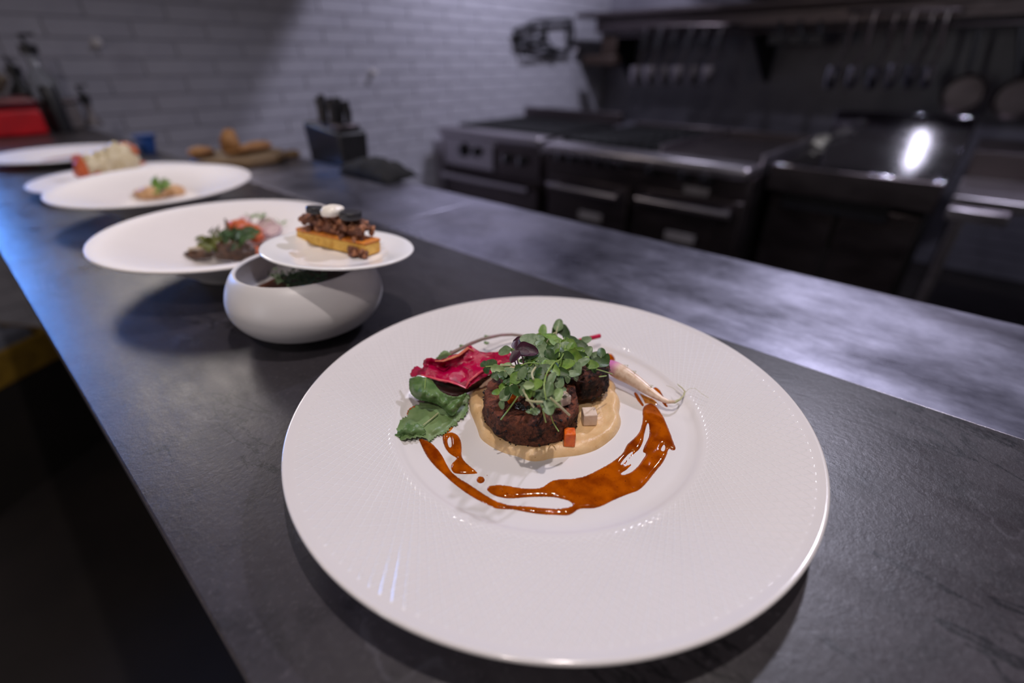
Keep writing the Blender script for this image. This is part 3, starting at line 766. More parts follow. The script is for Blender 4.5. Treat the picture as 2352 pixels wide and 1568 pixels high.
# main plate
PC = (.204, .153)
ZWELL = .0125
mp = thing('dinner_plate', 'large white plate with finely engraved rim, in front, holding the beef and sauce', 'plate', (PC[0], PC[1], 0))
def lathe_tag(prof, n=288): return B().lathe(prof, (PC[0], PC[1], 0), n)
make('plate_well', lathe_tag([(0, ZWELL), (.05, ZWELL), (.088, ZWELL + .0001), (.0925, ZWELL + .0005), (.0950, ZWELL + .0017), (.0965, ZWELL + .0030), (.0978, ZWELL + .0034)]), PORC, mp, angle=0)
rim = [(.0978, ZWELL + .0034), (.102, ZWELL + .0037), (.12, ZWELL + .0056), (.14, ZWELL + .0080), (.153, ZWELL + .0098), (.1562, ZWELL + .0104), (.1578, ZWELL + .0113), (.1592, ZWELL + .0116), (.1600, ZWELL + .0110), (.1601, ZWELL + .0100), (.1592, ZWELL + .0088),
       (.150, ZWELL + .0062), (.13, ZWELL + .0030), (.11, ZWELL - .0005), (.100, .0085), (.096, .004), (.095, .0005), (.090, .0005), (.089, .004), (0, .0075)]
ro = make('engraved_rim', lathe_tag(rim), PEMB, mp, angle=0)

def simple_plate(name, label, c, zr, R, mat, well=.045, wz=None, foot=.05, a=0, b_=0, lip=.003, group=None, n=96, zbase=0.0):
    wz = wz if wz is not None else .008
    t = thing(name, label, 'plate', (c[0], c[1], zbase), group)
    T = Tdisc((c[0], c[1], zr), a, b_)
    d = zr - zbase
    pr = [(0, wz - d), (well * .8, wz - d), (well, wz - d + .0015), (well * 1.06, wz - d + .004)]
    for k in range(1, 6):
        f = k / 6; r = well * 1.06 + (R - .003 - well * 1.06) * f
        pr.append((r, (wz - d + .004) * (1 - f) ** 1.35))
    pr += [(R - .002, 0), (R - .0005, -.0004), (R, -.0018), (R - .001, -lip)]
    for k in range(5, 0, -1):
        f = k / 6; r = foot + (R - .004 - foot) * f
        pr.append((r, (-d + .004) * (1 - f) ** 1.3 - lip * .9))
    pr += [(foot + .002, -d + .003), (foot, -d + .0004), (foot - .004, -d + .0004), (foot - .005, -d + .004), (0, -d + .005)]
    make('dish', B().lathe(pr, None, n, T), mat, t, angle=0)
    return t
simple_plate('coupe_plate', 'broad deep white coupe plate with mushroom salad, just behind the small bowl', (.185, .604), .050, .1295, PORCM, .040, .014, .045, -.008, .023)
simple_plate('coupe_plate', 'broad white plate with a fawn mound and green leaf, third row from the front', (.2105, .960), .047, .1400, PORCM, .055, .014, .06, .016, .026, zbase=.002)
simple_plate('dinner_plate', 'white plate carrying the pale fish roll, partly hidden by the plate before it', (.2247, 1.232), .020, .149, PORCM, .07, .0065, .06)
simple_plate('dinner_plate', 'farthest white plate at the left edge with a thin brown strip on it', (.204, 1.674), .020, .149, PORCM, .07, .0065, .06)

# bowl
bw = thing('serving_bowl', 'rounded white bowl holding dark greens under the small dessert plate', 'bowl', (.172, .404, 0))
def smooth_prof(P_, sub=5):
    out = []
    for i in range(len(P_) - 1):
        p0, p1, p2, p3 = P_[max(i - 1, 0)], P_[i], P_[i + 1], P_[min(i + 2, len(P_) - 1)]
        for s_ in range(sub):
            t = s_ / sub
            out.append(tuple(max(0, .5 * ((2 * p1[k]) + (-p0[k] + p2[k]) * t + (2 * p0[k] - 5 * p1[k] + 4 * p2[k] - p3[k]) * t * t + (-p0[k] + 3 * p1[k] - 3 * p2[k] + p3[k]) * t ** 3)) for k in (0, 1)))
    out.append(P_[-1]); return out
prb = [(0, .010), (.030, .011), (.048, .018), (.0585, .032), (.0585, .044), (.0545, .054), (.0515, .0592), (.0525, .0612), (.0545, .0608), (.0588, .0555), (.0635, .046), (.0660, .035), (.0640, .024), (.056, .013), (.042, .0055), (.034, .0015), (.030, .0008), (.026, .0012), (0, .003)]
make('bowl_shell', B().lathe(smooth_prof(prb), (.174, .406, 0), 96), PORCB, bw, angle=0)

# small plate on the bowl
SPC = (.2015, .3835, .0748); SA, SB = -.100, .009
tS = Tdisc(SPC, SA, SB)
spt = thing('dessert_plate', 'small glossy white plate with layered cake, balanced tilted on the bowl', 'plate', (SPC[0], SPC[1], .062))
pr = [(0, -.0068), (.034, -.0068), (.037, -.0062), (.040, -.0042), (.042, -.0036), (.052, -.0014), (.0610, .0005), (.0628, .0004), (.0634, -.0006), (.0625, -.0016), (.050, -.0042), (.038, -.0086), (.031, -.0098), (.029, -.0112), (.027, -.0112), (.026, -.0090), (0, -.0088)]
make('dish', B().lathe(pr, None, 96, tS), porcelain('gloss_white_porcelain', (.90, .88, .89, 1), .1), spt, angle=0)
# ------------------------------------------------------------------ organic patch tool
def smooth_loop(pts, sub=4):
    n = len(pts); out = []
    for i in range(n):
        p0, p1, p2, p3 = (np.array(pts[(i + k) % n], float) for k in (-1, 0, 1, 2))
        for s_ in range(sub):
            t = s_ / sub
            out.append(tuple(.5 * ((2 * p1) + (-p0 + p2) * t + (2 * p0 - 5 * p1 + 4 * p2 - p3) * t * t + (-p0 + 3 * p1 - 3 * p2 + p3) * t ** 3)))
    return out
def inside(pts, x, y):
    c = False; n = len(pts); j = n - 1
    for i in range(n):
        xi, yi = pts[i][0], pts[i][1]; xj, yj = pts[j][0], pts[j][1]
        if (yi > y) != (yj > y) and x < (xj - xi) * (y - yi) / (yj - yi) + xi: c = not c
        j = i
    return c
def triang(loops, step):
    """triangulate the area inside loops[0] and outside the rest; returns verts 2D, faces, n boundary verts"""
    vs = []; es = []
    for L in loops:
        k = len(vs); vs += [Vector((p[0], p[1])) for p in L]; es += [(k + i, k + (i + 1) % len(L)) for i in range(len(L))]
    nb = len(vs)
    bp = np.array([(v.x, v.y) for v in vs])
    x0, y0 = bp.min(0); x1, y1 = bp.max(0)
    row = 0; y = y0 + step / 2
    while y < y1:
        x = x0 + step / 2 + (step / 2 if row % 2 else 0)
        while x < x1:
            if inside(loops[0], x, y) and not any(inside(h, x, y) for h in loops[1:]):
                if ((bp[:, 0] - x) ** 2 + (bp[:, 1] - y) ** 2).min() > (step * .45) ** 2: vs.append(Vector((x, y)))
            x += step
        y += step * .87; row += 1
    V, E, F, ov, oe, of = geometry.delaunay_2d_cdt(vs, es, [], 0, 1e-7)
    out = []
    for f in F:
        cx = sum(V[i].x for i in f) / len(f); cy = sum(V[i].y for i in f) / len(f)
        if inside(loops[0], cx, cy) and not any(inside(h, cx, cy) for h in loops[1:]): out.append(tuple(f))
    return [(v.x, v.y) for v in V], out
def dist_b(loops, x, y):
    m = 1e9
    for L in loops:
        P_ = np.array([(p[0], p[1]) for p in L]); Q = np.roll(P_, -1, 0); e = Q - P_
        t = np.clip(((x - P_[:, 0]) * e[:, 0] + (y - P_[:, 1]) * e[:, 1]) / np.maximum((e ** 2).sum(1), 1e-12), 0, 1)
        d = np.hypot(P_[:, 0] + t * e[:, 0] - x, P_[:, 1] + t * e[:, 1] - y).min(); m = min(m, d)
    return m
def puddle(name, loops_px, z, h, wid, mat, conv=c1, step=9, parent=None, origin=None, nz=.0, sub=4, hfun=None):
    loops = [smooth_loop(L, sub) for L in loops_px]
    V, F = triang(loops, step)
    b = B(); vs = []
    for x, y in V:
        d = dist_b(loops, x, y)
        hh = h * math.sqrt(max(0, 1 - (1 - min(1, d / wid)) ** 2))
        if nz and d > 1: hh += nz * noise.noise(Vector((x * .02, y * .02, 3))) * min(1, d / wid)
        if hfun and d > 1: hh += hfun(x, y, d)
        p = at(*conv(x, y), z)
        vs.append(Vector((p.x, p.y, z - .0002 + max(0, hh))))
    b.add(vs, F)
    return make(name, b, mat, parent, origin=origin, angle=0)
def patch(name, outline, ctrl, mat, conv=c5, step=14, parent=None, origin=None, solid=.0006, amp=.0006, freq=220, sub=3, fn=None):
    """leaf-like sheet: outline points (x, y, z[m]) and inner control points, all in crop pixels plus true height"""
    L3 = smooth_loop(outline, sub) if sub > 1 else outline
    V, F = triang([[(p[0], p[1]) for p in L3]], step)
    C = np.array([tuple(p) for p in L3] + list(ctrl) * 1, float)
    W_ = np.array([1.0] * len(L3) + [6.0] * len(ctrl))
    vs = []
    for x, y in V:
        d2 = (C[:, 0] - x) ** 2 + (C[:, 1] - y) ** 2
        if d2[:len(L3)].min() < 1e-6: z = C[d2[:len(L3)].argmin(), 2]
        else:
            w_ = W_ / (d2 ** 1.3); z = (w_ * C[:, 2]).sum() / w_.sum()
        if fn: z += fn(x, y)
        p = at(*conv(x, y), z)
        q = p + Vector((0, 0, 1)) * amp * noise.noise(p * freq)
        vs.append(q)
    return make(name, B().add(vs, F), mat, parent, origin=origin, solid=solid, angle=0)

# ------------------------------------------------------------------ main plate: puree and sauce
ZW = ZWELL
pur = [(590, 660), (597, 610), (640, 560), (700, 510), (760, 475), (830, 448), (950, 420), (1100, 400), (1300, 400), (1450, 440), (1545, 500), (1590, 535), (1612, 570), (1608, 600), (1635, 650), (1642, 700), (1635, 750), (1648, 800), (1640, 850), (1608, 905), (1560, 950), (1500, 992), (1430, 1022), (1350, 1042), (1260, 1053), (1170, 1063), (1110, 1078), (1050, 1084), (990, 1074), (930, 1050), (850, 1030), (780, 1000), (715, 960), (672, 920), (655, 870), (628, 800), (603, 740)]
o = puddle('puree_pool', [pur], ZW, .0042, 60, PUREE, step=13, origin=(.2, .16, ZW), nz=.0007,
           hfun=lambda x, y, d: .0010 * math.exp(-((d - 45) / 30) ** 2))
tag(o, 'pale beige puree pooled under the two pieces of beef', 'puree')
ZP = ZW + .0032
s_main = [(245, 926), (268, 928), (290, 934), (330, 952), (370, 990), (410, 1042), (440, 1100), (470, 1150), (520, 1195), (600, 1245), (690, 1305), (770, 1352), (840, 1378), (900, 1390), (1000, 1395), (1100, 1406), (1200, 1412), (1280, 1402), (1312, 1386), (1288, 1360), (1240, 1345), (1180, 1333), (1110, 1330), (1020, 1332), (920, 1340), (850, 1340), (780, 1325), (735, 1300), (718, 1278), (725, 1260), (750, 1250), (790, 1247), (850, 1250), (930, 1265), (1010, 1272), (1080, 1268), (1120, 1250), (1160, 1222), (1220, 1208), (1300, 1205), (1380, 1190), (1450, 1162), (1520, 1125), (1580, 1090), (1640, 1045), (1668, 1008), (1690, 965), (1735, 925), (1772, 880), (1790, 830), (1797, 780), (1795, 735), (1806, 702), (1835, 684), (1862, 684), (1895, 705), (1922, 742), (1950, 790), (1975, 850), (1995, 900), (2012, 950), (2027, 985), (2022, 1006), (2000, 1008), (1978, 1002), (1965, 1040), (1940, 1090), (1900, 1140), (1860, 1190), (1820, 1240), (1770, 1285), (1700, 1312), (1640, 1335), (1580, 1362), (1520, 1392), (1460, 1410), (1390, 1412), (1350, 1420), (1310, 1448), (1270, 1460), (1190, 1456), (1120, 1454), (1050, 1446), (980, 1434), (900, 1419), (830, 1416), (780, 1411), (720, 1384), (640, 1344), (560, 1294), (480, 1232), (420, 1176), (360, 1120), (310, 1060), (276, 1000), (256, 955)]
hA = [(1832, 822), (1842, 850), (1840, 905), (1822, 950), (1803, 990), (1798, 1020), (1818, 1032), (1800, 1065), (1760, 1120), (1710, 1162), (1660, 1176), (1652, 1165), (1690, 1140), (1728, 1098), (1700, 1108), (1672, 1118), (1690, 1085), (1730, 1040), (1775, 1000), (1800, 950), (1812, 890)]
hB = [(1648, 1098), (1690, 1045), (1725, 1018), (1722, 1030), (1690, 1070), (1660, 1102)]
hC = [(1928, 1008), (1930, 990), (1945, 970), (1952, 985), (1944, 1010)]
o = puddle('sauce_smear', [s_main, hA, hB, hC], ZW, .0016, 24, SAUCE, step=11, origin=(.2, .1, ZW), sub=3, nz=.0003)
tag(o, 'long glossy amber brown sauce smear curving around the puree', 'sauce')
blobp = [(412, 905), (438, 890), (480, 884), (520, 905), (540, 945), (545, 990), (545, 1040), (560, 1075), (600, 1115), (655, 1162), (640, 1170), (580, 1173), (500, 1168), (472, 1140), (472, 1105), (500, 1075), (506, 1060), (470, 1038), (435, 1000), (415, 950)]
o = puddle('sauce_spill', [blobp, [(452, 925), (468, 922), (472, 975), (460, 985), (448, 950)]], ZW, .0018, 28, SAUCE, step=9, origin=at(*c1(520, 1050), ZW), sub=3)
tag(o, 'sauce spill shaped like a drip below the green leaf', 'sauce')
def spotp(cx, cy, rx, ry, n=12): return [(cx + rx * math.cos(2 * PI * k / n), cy + ry * math.sin(2 * PI * k / n)) for k in range(n)]
tag(puddle('sauce_drop', [spotp(675, 1212, 30, 25)], ZW, .0016, 24, SAUCE, step=8, origin=at(*c1(675, 1212), ZW)), 'single round drop of sauce between the spill and the smear', 'sauce')
tag(puddle('sauce_drop', [spotp(720, 1180, 6, 4, 8)], ZW, .0005, 5, SAUCE, step=4, origin=at(*c1(720, 1180), ZW)), 'tiny fleck of sauce right above the round drop', 'sauce')
tag(puddle('sauce_streak', [[(1735, 612), (1750, 603), (1768, 625), (1790, 662), (1808, 692), (1800, 706), (1782, 690), (1755, 655)]], ZW, .0008, 12, SAUCE, step=7, origin=at(*c1(1770, 650), ZW)), 'thin sauce streak from the radish down to the smear', 'sauce')
tag(puddle('sauce_film', [[(1775, 612), (1830, 632), (1880, 655), (1905, 690), (1880, 700), (1840, 690), (1812, 686), (1800, 660)]], ZW, .0005, 14, SAUCET, step=9, origin=at(*c1(1840, 660), ZW)), 'thin pale sauce film between the radish and the smear', 'sauce')
tag(puddle('sauce_spot', [[(1535, 345), (1560, 335), (1585, 342), (1608, 372), (1600, 392), (1570, 388), (1545, 380)]], ZW, .0014, 14, SAUCE, step=8, origin=at(*c1(1570, 365), ZW)), 'orange brown sauce spot above the radish top', 'sauce')
tag(puddle('sauce_spot', [[(1868, 580), (1885, 570), (1908, 580), (1930, 610), (1968, 690), (1972, 708), (1955, 706), (1925, 670), (1895, 620)]], ZW, .0012, 14, SAUCE, step=8, origin=at(*c1(1900, 620), ZW)), 'sauce spot crossing behind the thin end of the radish', 'sauce')
tag(puddle('sauce_spot', [[(162, 765), (165, 735), (185, 712), (240, 690), (300, 690), (260, 740), (200, 770)]], ZW, .0012, 14, SAUCE, step=10, origin=at(*c1(220, 720), ZW)), 'sauce spot showing at the left edge of the green leaf', 'sauce')
tag(puddle('sauce_film', [[(390, 905), (420, 860), (480, 840), (485, 860), (450, 890), (430, 905)]], ZW, .0004, 10, SAUCET, step=8, origin=at(*c1(430, 880), ZW)), 'pale sauce film at the lower tip of the green leaf', 'sauce')

# ------------------------------------------------------------------ the beef
def steak(name, c, R, h, mat, label, cut=None, seed=0, tilt=(0, 0), z0=None):
    z0 = ZP if z0 is None else z0
    prof = [(0, 0)]
    for k in range(1, 9): prof.append((R * k / 9, 0))
    prof += [(R * .95, .0004), (R * .995, .002)]
    for k in range(1, 9): prof.append((R * (1.0 + .01 * math.sin(k)), .002 + (h - .004) * k / 9))
    prof += [(R * 1.0, h - .0006), (R * .985, h)]
    for k in range(8, -1, -1): prof.append((R * k / 9, h + .0004 * math.sin(k * 2.0)))
    b = B().lathe(prof, (c[0], c[1], z0), 96, Tdisc((c[0], c[1], z0), *tilt))
    for i, p in enumerate(b.v):
        d = noise.noise_vector(p * 150 + Vector((seed, 0, 0))) * .0017 + noise.noise_vector(p * 420 + Vector((seed, 5, 0))) * .0009 + noise.noise_vector(p * 1100) * .0004
        q = p + d
        if cut:
            n_ = Vector(cut[0]).normalized(); s_ = (q - Vector((c[0], c[1], z0))).dot(n_) - cut[1]
            if s_ > 0: q = q - n_ * s_ * .96
        b.v[i] = q
    t = thing(name, label, 'beef', (c[0], c[1], z0))
    make('meat', b, mat, t, angle=0)
    # black char crumbs along the bottom edge
    rnd = random.Random(seed)
    cb = B()
    for k in range(150):
        a_ = rnd.uniform(0, 2 * PI); rr = R * rnd.uniform(.985, 1.015); zz = z0 + rnd.choice((.001, .002, .003, h * .5, h - .001)) + rnd.uniform(-.0008, .001)
        p = Vector((c[0] + rr * math.cos(a_), c[1] + rr * math.sin(a_), max(zz, z0)))
        if cut:
            n_ = Vector(cut[0]).normalized(); s_ = (p - Vector((c[0], c[1], z0))).dot(n_) - cut[1]
            if s_ > 0: p = p - n_ * s_
        s_ = rnd.uniform(.0003, .0009)
        cb.blob(p, (s_, s_, s_ * .8), k, .3, 2, 4, 5)
    o = make('char_crumbs', cb, CHAR, t); o['kind'] = 'stuff'
    return t
steak('beef_medallion', (.1918, .1560), .0303, .0180, MEAT, 'round seared beef medallion with a flat right end, in front under the greens', cut=(CR, .0278), seed=1)
steak('beef_medallion', (.2350, .1490), .0190, .0165, MEATD, 'smaller charred beef medallion behind at the right, leaning higher', seed=9, tilt=(.05, -.05), z0=ZP + .0055)

# dice
def dice(u, v, z, s, rot, mat, label, hgt=None, tilt=0.0):
    c_ = at(u, v, z); hgt = hgt or s
    T = Matrix.Translation(c_) @ Matrix.Rotation(rot, 4, 'Z') @ Matrix.Rotation(tilt, 4, 'X')
    o = make('vegetable_cube', B().box((-s / 2, -s / 2, 0), (s / 2, s / 2, hgt), T), mat, origin=c_, bevel=.0007, segs=2)
    tag(o, label, 'cube', 'diced vegetables on the main plate')
fr = math.atan2(CR.y, CR.x)
dice(1352, 968, ZP + .001, .0087, fr + .05, WHITEC, 'white turnip cube on the puree right of the front beef', .0085)
dice(1307, 1018, ZP + .001, .0066, fr - .03, CARROT, 'orange carrot cube leaning on the front beef at lower right', .0098)
dice(1292, 925, ZP + .0185, .0075, fr + .5, WHITEC, 'white turnip cube half hidden by greens on the front beef', .0065)
dice(1175, 920, ZP + .0185, .0062, fr + .4, CARROT, 'orange carrot cube under the greens at the left of the front beef', .0085)
dice(1146, 853, ZP + .010, .0062, fr + .2, CARROT, 'orange carrot cube at the rear left behind the greens, by the red leaf', .006)
sb = B(); rnd = random.Random(3)
for k in range(22):
    u = 1200 + rnd.gauss(0, 13); v = 935 + rnd.gauss(0, 4)
    p = at(u, v, ZP + .0192); s_ = rnd.uniform(.0005, .0011)
    sb.box((-s_, -s_, -s_ * .35), (s_, s_, s_ * .35), Matrix.Translation(p) @ Matrix.Rotation(rnd.uniform(0, 3), 4, 'Z') @ Matrix.Rotation(rnd.uniform(-.6, .6), 4, 'X'))
tag(make('flaky_salt', sb, SALTM, origin=at(1200, 935, ZP + .018)), 'scatter of grey salt flakes on the front beef below the greens', 'salt', kind='stuff')

# ------------------------------------------------------------------ leaves at the left
zb = ZW + .001
gl = thing('turnip_leaf', 'folded green turnip leaf lying left of the puree, tip toward the left', 'leaf', at(1010, 960, zb))
low = [(95, 1020, zb + .001), (140, 985, zb + .0015), (125, 930, zb + .001), (200, 870, zb + .001), (240, 850, zb + .001), (260, 790, zb + .002), (330, 745, zb + .002), (430, 700, zb + .003), (560, 690, zb + .004), (700, 680, zb + .004), (830, 625, zb + .006), (862, 655, zb + .005), (845, 720, zb + .003), (850, 780, zb + .002), (815, 850, zb + .001), (742, 905, zb), (735, 940, zb), (680, 950, zb), (640, 1000, zb), (600, 1035, zb), (540, 1045, zb), (490, 1085, zb), (455, 1105, zb), (430, 1075, zb + .001), (340, 1060, zb + .002), (240, 1075, zb + .002), (130, 1110, zb), (98, 1085, zb)]
def jag(x, y): return 0.0
rj = random.Random(5)
def jagged(L, amp=7, sub=4):
    S = smooth_loop(L, sub)
    return [(p[0] + (amp if i % 2 else -amp * .6) * rj.uniform(.3, 1), p[1] + (amp if i % 2 else -amp * .6) * rj.uniform(.3, 1), p[2]) for i, p in enumerate(S)]
patch('leaf_blade', jagged(low, 13), [(450, 850, zb + .0035), (600, 900, zb + .003), (300, 950, zb + .0045), (700, 780, zb + .004), (500, 980, zb + .003)], LT, parent=gl, sub=1, step=16)
curl2 = [(110, 1060, zb + .0015), (150, 1010, zb + .004), (210, 975, zb + .006), (240, 920, zb + .0065), (290, 945, zb + .0065), (340, 925, zb + .006), (380, 955, zb + .005), (420, 990, zb + .004), (415, 1035, zb + .002), (330, 1045, zb + .0018), (220, 1040, zb + .0018), (150, 1070, zb + .0015)]
patch('leaf_fold', jagged(curl2, 8), [(280, 1000, zb + .006)], LTD, parent=gl, sub=1, step=14)
up = [(262, 540, zb + .011), (268, 480, zb + .014), (300, 468, zb + .016), (350, 455, zb + .017), (410, 465, zb + .017), (470, 475, zb + .016), (510, 520, zb + .0155), (560, 590, zb + .015), (620, 630, zb + .0145), (720, 655, zb + .014), (790, 635, zb + .0125), (828, 622, zb + .012), (800, 700, zb + .009), (760, 770, zb + .0065), (720, 830, zb + .0048), (680, 848, zb + .004), (640, 820, zb + .0045), (600, 770, zb + .006), (540, 730, zb + .007), (440, 700, zb + .007), (360, 690, zb + .0065), (300, 650, zb + .006), (270, 600, zb + .008)]
patch('leaf_curl', jagged(up, 3), [(400, 600, zb + .017), (480, 640, zb + .0165), (600, 710, zb + .0135), (330, 580, zb + .014), (680, 760, zb + .010), (740, 700, zb + .0115)], LTD, parent=gl, sub=1, step=14, amp=.0003, freq=120)
make('midrib', B().tube([at(*c5(400, 940), zb + .0048), at(*c5(480, 880), zb + .0048), at(*c5(550, 820), zb + .0048)], [.0002, .0003, .00035], 6), STEMW, gl)
make('midrib', B().tube([at(*c5(425, 470), zb + .0178), at(*c5(418, 560), zb + .0176), at(*c5(408, 640), zb + .0135)], [.0003, .0003, .0002], 6), STEMG, gl)
# green leaf tip and long purple stem behind
bs = thing('green_sprout', 'young leaf with a long purple stem arching behind the red leaf', 'leaf', at(1060, 800, zb))
back = [(520, 290, zb + .010), (560, 240, zb + .014), (600, 200, zb + .016), (640, 200, zb + .016), (690, 240, zb + .013), (720, 270, zb + .010), (640, 300, zb + .008), (560, 310, zb + .008)]
patch('leaf_blade', jagged(back, 4), [], LT, parent=bs, sub=1, step=14)
stem_px = [(640, 245), (700, 215), (780, 175), (880, 125), (980, 85), (1080, 60), (1180, 40), (1290, 36), (1400, 48)]
make('stem', B().tube([at(*c5(x, y), zb + .010 + .004 * math.sin(i * .5)) for i, (x, y) in enumerate(stem_px)], [.0017, .0016, .0014, .0014, .0013, .0013, .0012, .0012, .0012], 10), STEMP, bs)
for x, y, s_ in ((790, 150, 26), (690, 205, 22), (1040, 55, 30), (1035, 115, 26)):
    patch('leaflet', [(x - s_, y + s_ * .3, zb + .012), (x - s_ * .6, y - s_ * .5, zb + .013), (x, y - s_ * .3, zb + .013), (x + s_, y - s_ * .2, zb + .013), (x + s_ * .5, y + s_ * .5, zb + .012), (x - s_ * .3, y + s_ * .6, zb + .012)], [], LT, parent=bs, step=10)
# red leaf
rl = thing('red_leaf', 'crumpled crimson leaf with toasted edges, left of the greens', 'leaf', at(1050, 850, zb))
red = [(270, 405, zb + .014), (300, 350, zb + .017), (340, 335, zb + .0185), (370, 360, zb + .018), (400, 375, zb + .018), (405, 315, zb + .021), (440, 290, zb + .023), (510, 290, zb + .023), (600, 290, zb + .023), (700, 260, zb + .0235), (780, 215, zb + .0245), (860, 155, zb + .026), (930, 185, zb + .024), (1030, 205, zb + .023), (1180, 215, zb + .024), (1290, 220, zb + .026), (1290, 330, zb + .024), (1200, 385, zb + .022), (1100, 400, zb + .021), (1030, 440, zb + .019), (940, 500, zb + .0155), (870, 550, zb + .0125), (835, 582, zb + .011), (790, 560, zb + .0125), (720, 530, zb + .0145), (620, 520, zb + .0155), (520, 485, zb + .016), (420, 455, zb + .016), (340, 430, zb + .0155), (285, 440, zb + .0135)]
patch('leaf_blade', jagged(red, 5, 3), [(620, 370, zb + .0155), (500, 360, zb + .017), (740, 400, zb + .0155), (860, 340, zb + .018), (980, 350, zb + .018), (800, 480, zb + .0145), (1060, 290, zb + .020), (860, 240, zb + .022)], LR, parent=rl, sub=1, step=15, amp=.0030, freq=85, solid=.0008)
e1 = [(520, 300, zb + .0238), (600, 300, zb + .0242), (680, 272, zb + .0248), (760, 240, zb + .0255), (850, 170, zb + .0268), (905, 200, zb + .0258)]
make('toasted_edge', B().tube([at(*c5(x, y), z) for x, y, z in e1], [.0004, .0010, .0012, .0013, .0014, .0006], 8, flat=.6), LRE, rl)
e2 = [(380, 440, zb + .0170), (470, 462, zb + .0175), (560, 488, zb + .0175), (660, 505, zb + .0168), (750, 535, zb + .015), (825, 570, zb + .0125), (860, 500, zb + .0158), (960, 420, zb + .0195), (1060, 360, zb + .0215), (1180, 300, zb + .0240)]
make('leaf_rib', B().tube([at(*c5(x, y), z) for x, y, z in e2], [.0005, .0009, .001, .0009, .0009, .0008, .0010, .0011, .0011, .001], 8, flat=.6), simple('pink_leaf_rib', srgb(204, 56, 84), .3, 0, var=srgb(216, 110, 110), scale=200), rl)
und = [(480, 470, zb + .012), (620, 500, zb + .0125), (760, 540, zb + .012), (900, 500, zb + .012), (1060, 440, zb + .012), (1100, 430, zb + .012), (960, 560, zb + .004), (860, 610, zb + .0035), (720, 650, zb + .003), (620, 640, zb + .004), (520, 590, zb + .006)]
patch('leaf_underside', und, [], simple('maroon_leaf_underside', srgb(84, 38, 40), .5, 0, var=srgb(58, 42, 34), scale=150), parent=rl, step=18)
# crimson stalk behind
rs = B().tube([at(1316, 786, ZW + .016), at(1345, 779, ZW + .016), at(1378, 771, ZW + .016)], [.0016, .0018, .0018], 10)
tag(make('crimson_stalk', rs, REDST, origin=at(1345, 779, ZW + .012)), 'short crimson stalk poking out behind the greens at the top', 'stalk')

# ------------------------------------------------------------------ radish
rd = thing('baby_radish', 'slender white radish with a pink shoulder and hair thin tail, right of the greens', 'radish', at(1470, 870, ZW))
rp = [(1380, 830, .0005), (1388, 834, .0022), (1398, 839, .0045), (1412, 847, .0056), (1428, 856, .0056), (1446, 866, .0050), (1464, 878, .0043), (1484, 893, .0036), (1502, 905, .0028), (1520, 916, .0020), (1535, 922, .0014), (1550, 923, .0010), (1562, 917, .0007), (1571, 907, .0006), (1573, 898, .0005), (1566, 890, .0004), (1558, 884, .0003), (1556, 881, .0002)]
zc = [ZW + .0125, ZW + .0124, ZW + .012, ZW + .0115, ZW + .0110, ZW + .0102, ZW + .0094, ZW + .0086, ZW + .0078, ZW + .0072, ZW + .0070, ZW + .0070, ZW + .0072, ZW + .0074, ZW + .0076, ZW + .0078, ZW + .0078, ZW + .0078]
pts = [at(u, v, zc[i]) for i, (u, v, r) in enumerate(rp)]
b = B().tube(pts[:12], [r for _, _, r in rp[:12]], 20); b.displace(.0003, 300)
tipc = pts[2]
RADM2 = RADM
_g = RADM.n('ShaderNodeVectorMath', operation='DISTANCE'); RADM.l(RADM.tc.outputs['Object'], _g.inputs[0]); _g.inputs[1].default_value = tuple(tipc - Vector(rd['_o']))
RADM.mix(RADM.ramp(_g.outputs['Value'], .006, .0115, 1, 0), srgb(206, 120, 178))
make('root', b, RADM, rd, angle=0)
make('tail', B().tube(pts[10:], [r for _, _, r in rp[10:]], 8), STEMW, rd)
make('root_hair', B().tube([at(1573, 902, ZW + .007), at(1582, 893, ZW + .009), at(1596, 891, ZW + .010), at(1612, 904, ZW + .009), at(1628, 914, ZW + .008)], .00012, 5), STEMW, rd)
make('root_hair', B().tube([at(1530, 885, ZW + .008), at(1545, 890, ZW + .008), at(1562, 903, ZW + .008)], .00012, 5), STEMW, rd)
rnd = random.Random(8)
for k in range(9):
    i = rnd.randint(5, 8); q = pts[i] * .6 + pts[i - 1] * .4 + Vector((0, 0, rp[i][2] * .8)) + CU * rp[i][2] * .5
    make('root_hair', B().tube([q, q + CU * .0012 + CR * rnd.uniform(-.002, .002), q + CU * .0016 + CR * rnd.uniform(-.003, .003)], .00014, 4), STEMW, rd)

# ------------------------------------------------------------------ microgreens
def leaf_mesh(b, base, direc, side, L, Wd, cup=.25, bend=.2, notch=0.0):
    """an ovate leaf sheet: 7 x 5 grid from base along direc"""
    nrm = direc.cross(side).normalized(); vs = []; fs = []; nu, nv = 8, 5
    for i in range(nu):
        t = i / (nu - 1)
        wd = Wd * .5 * (math.sin(PI * min(1, t ** .8 * .97 + .03)) ** .75) * (1 + .12 * math.sin(t * 9))
        for j in range(nv):
            s_ = (j / (nv - 1) - .5) * 2
            p = base + direc * (L * (t - notch * (1 - abs(s_)) * (t > .95))) + side * wd * s_ + nrm * (cup * wd * s_ * s_ - bend * L * t * t)
            vs.append(p)
    for i in range(nu - 1):
        for j in range(nv - 1): fs.append((i * nv + j, (i + 1) * nv + j, (i + 1) * nv + j + 1, i * nv + j + 1))
    b.add(vs, fs)
ZM = ZP + .019
def dome(u, v):
    dx = (u - 1262) / 150; dy = (v - 860) / 120
    return max(0.0, 1 - dx * dx - dy * dy)
rg = random.Random(21)
HB = (CU * .55 + Vector((CF.x, CF.y, 0)).normalized() * .6).normalized()     # "up the picture" along the top of the pile
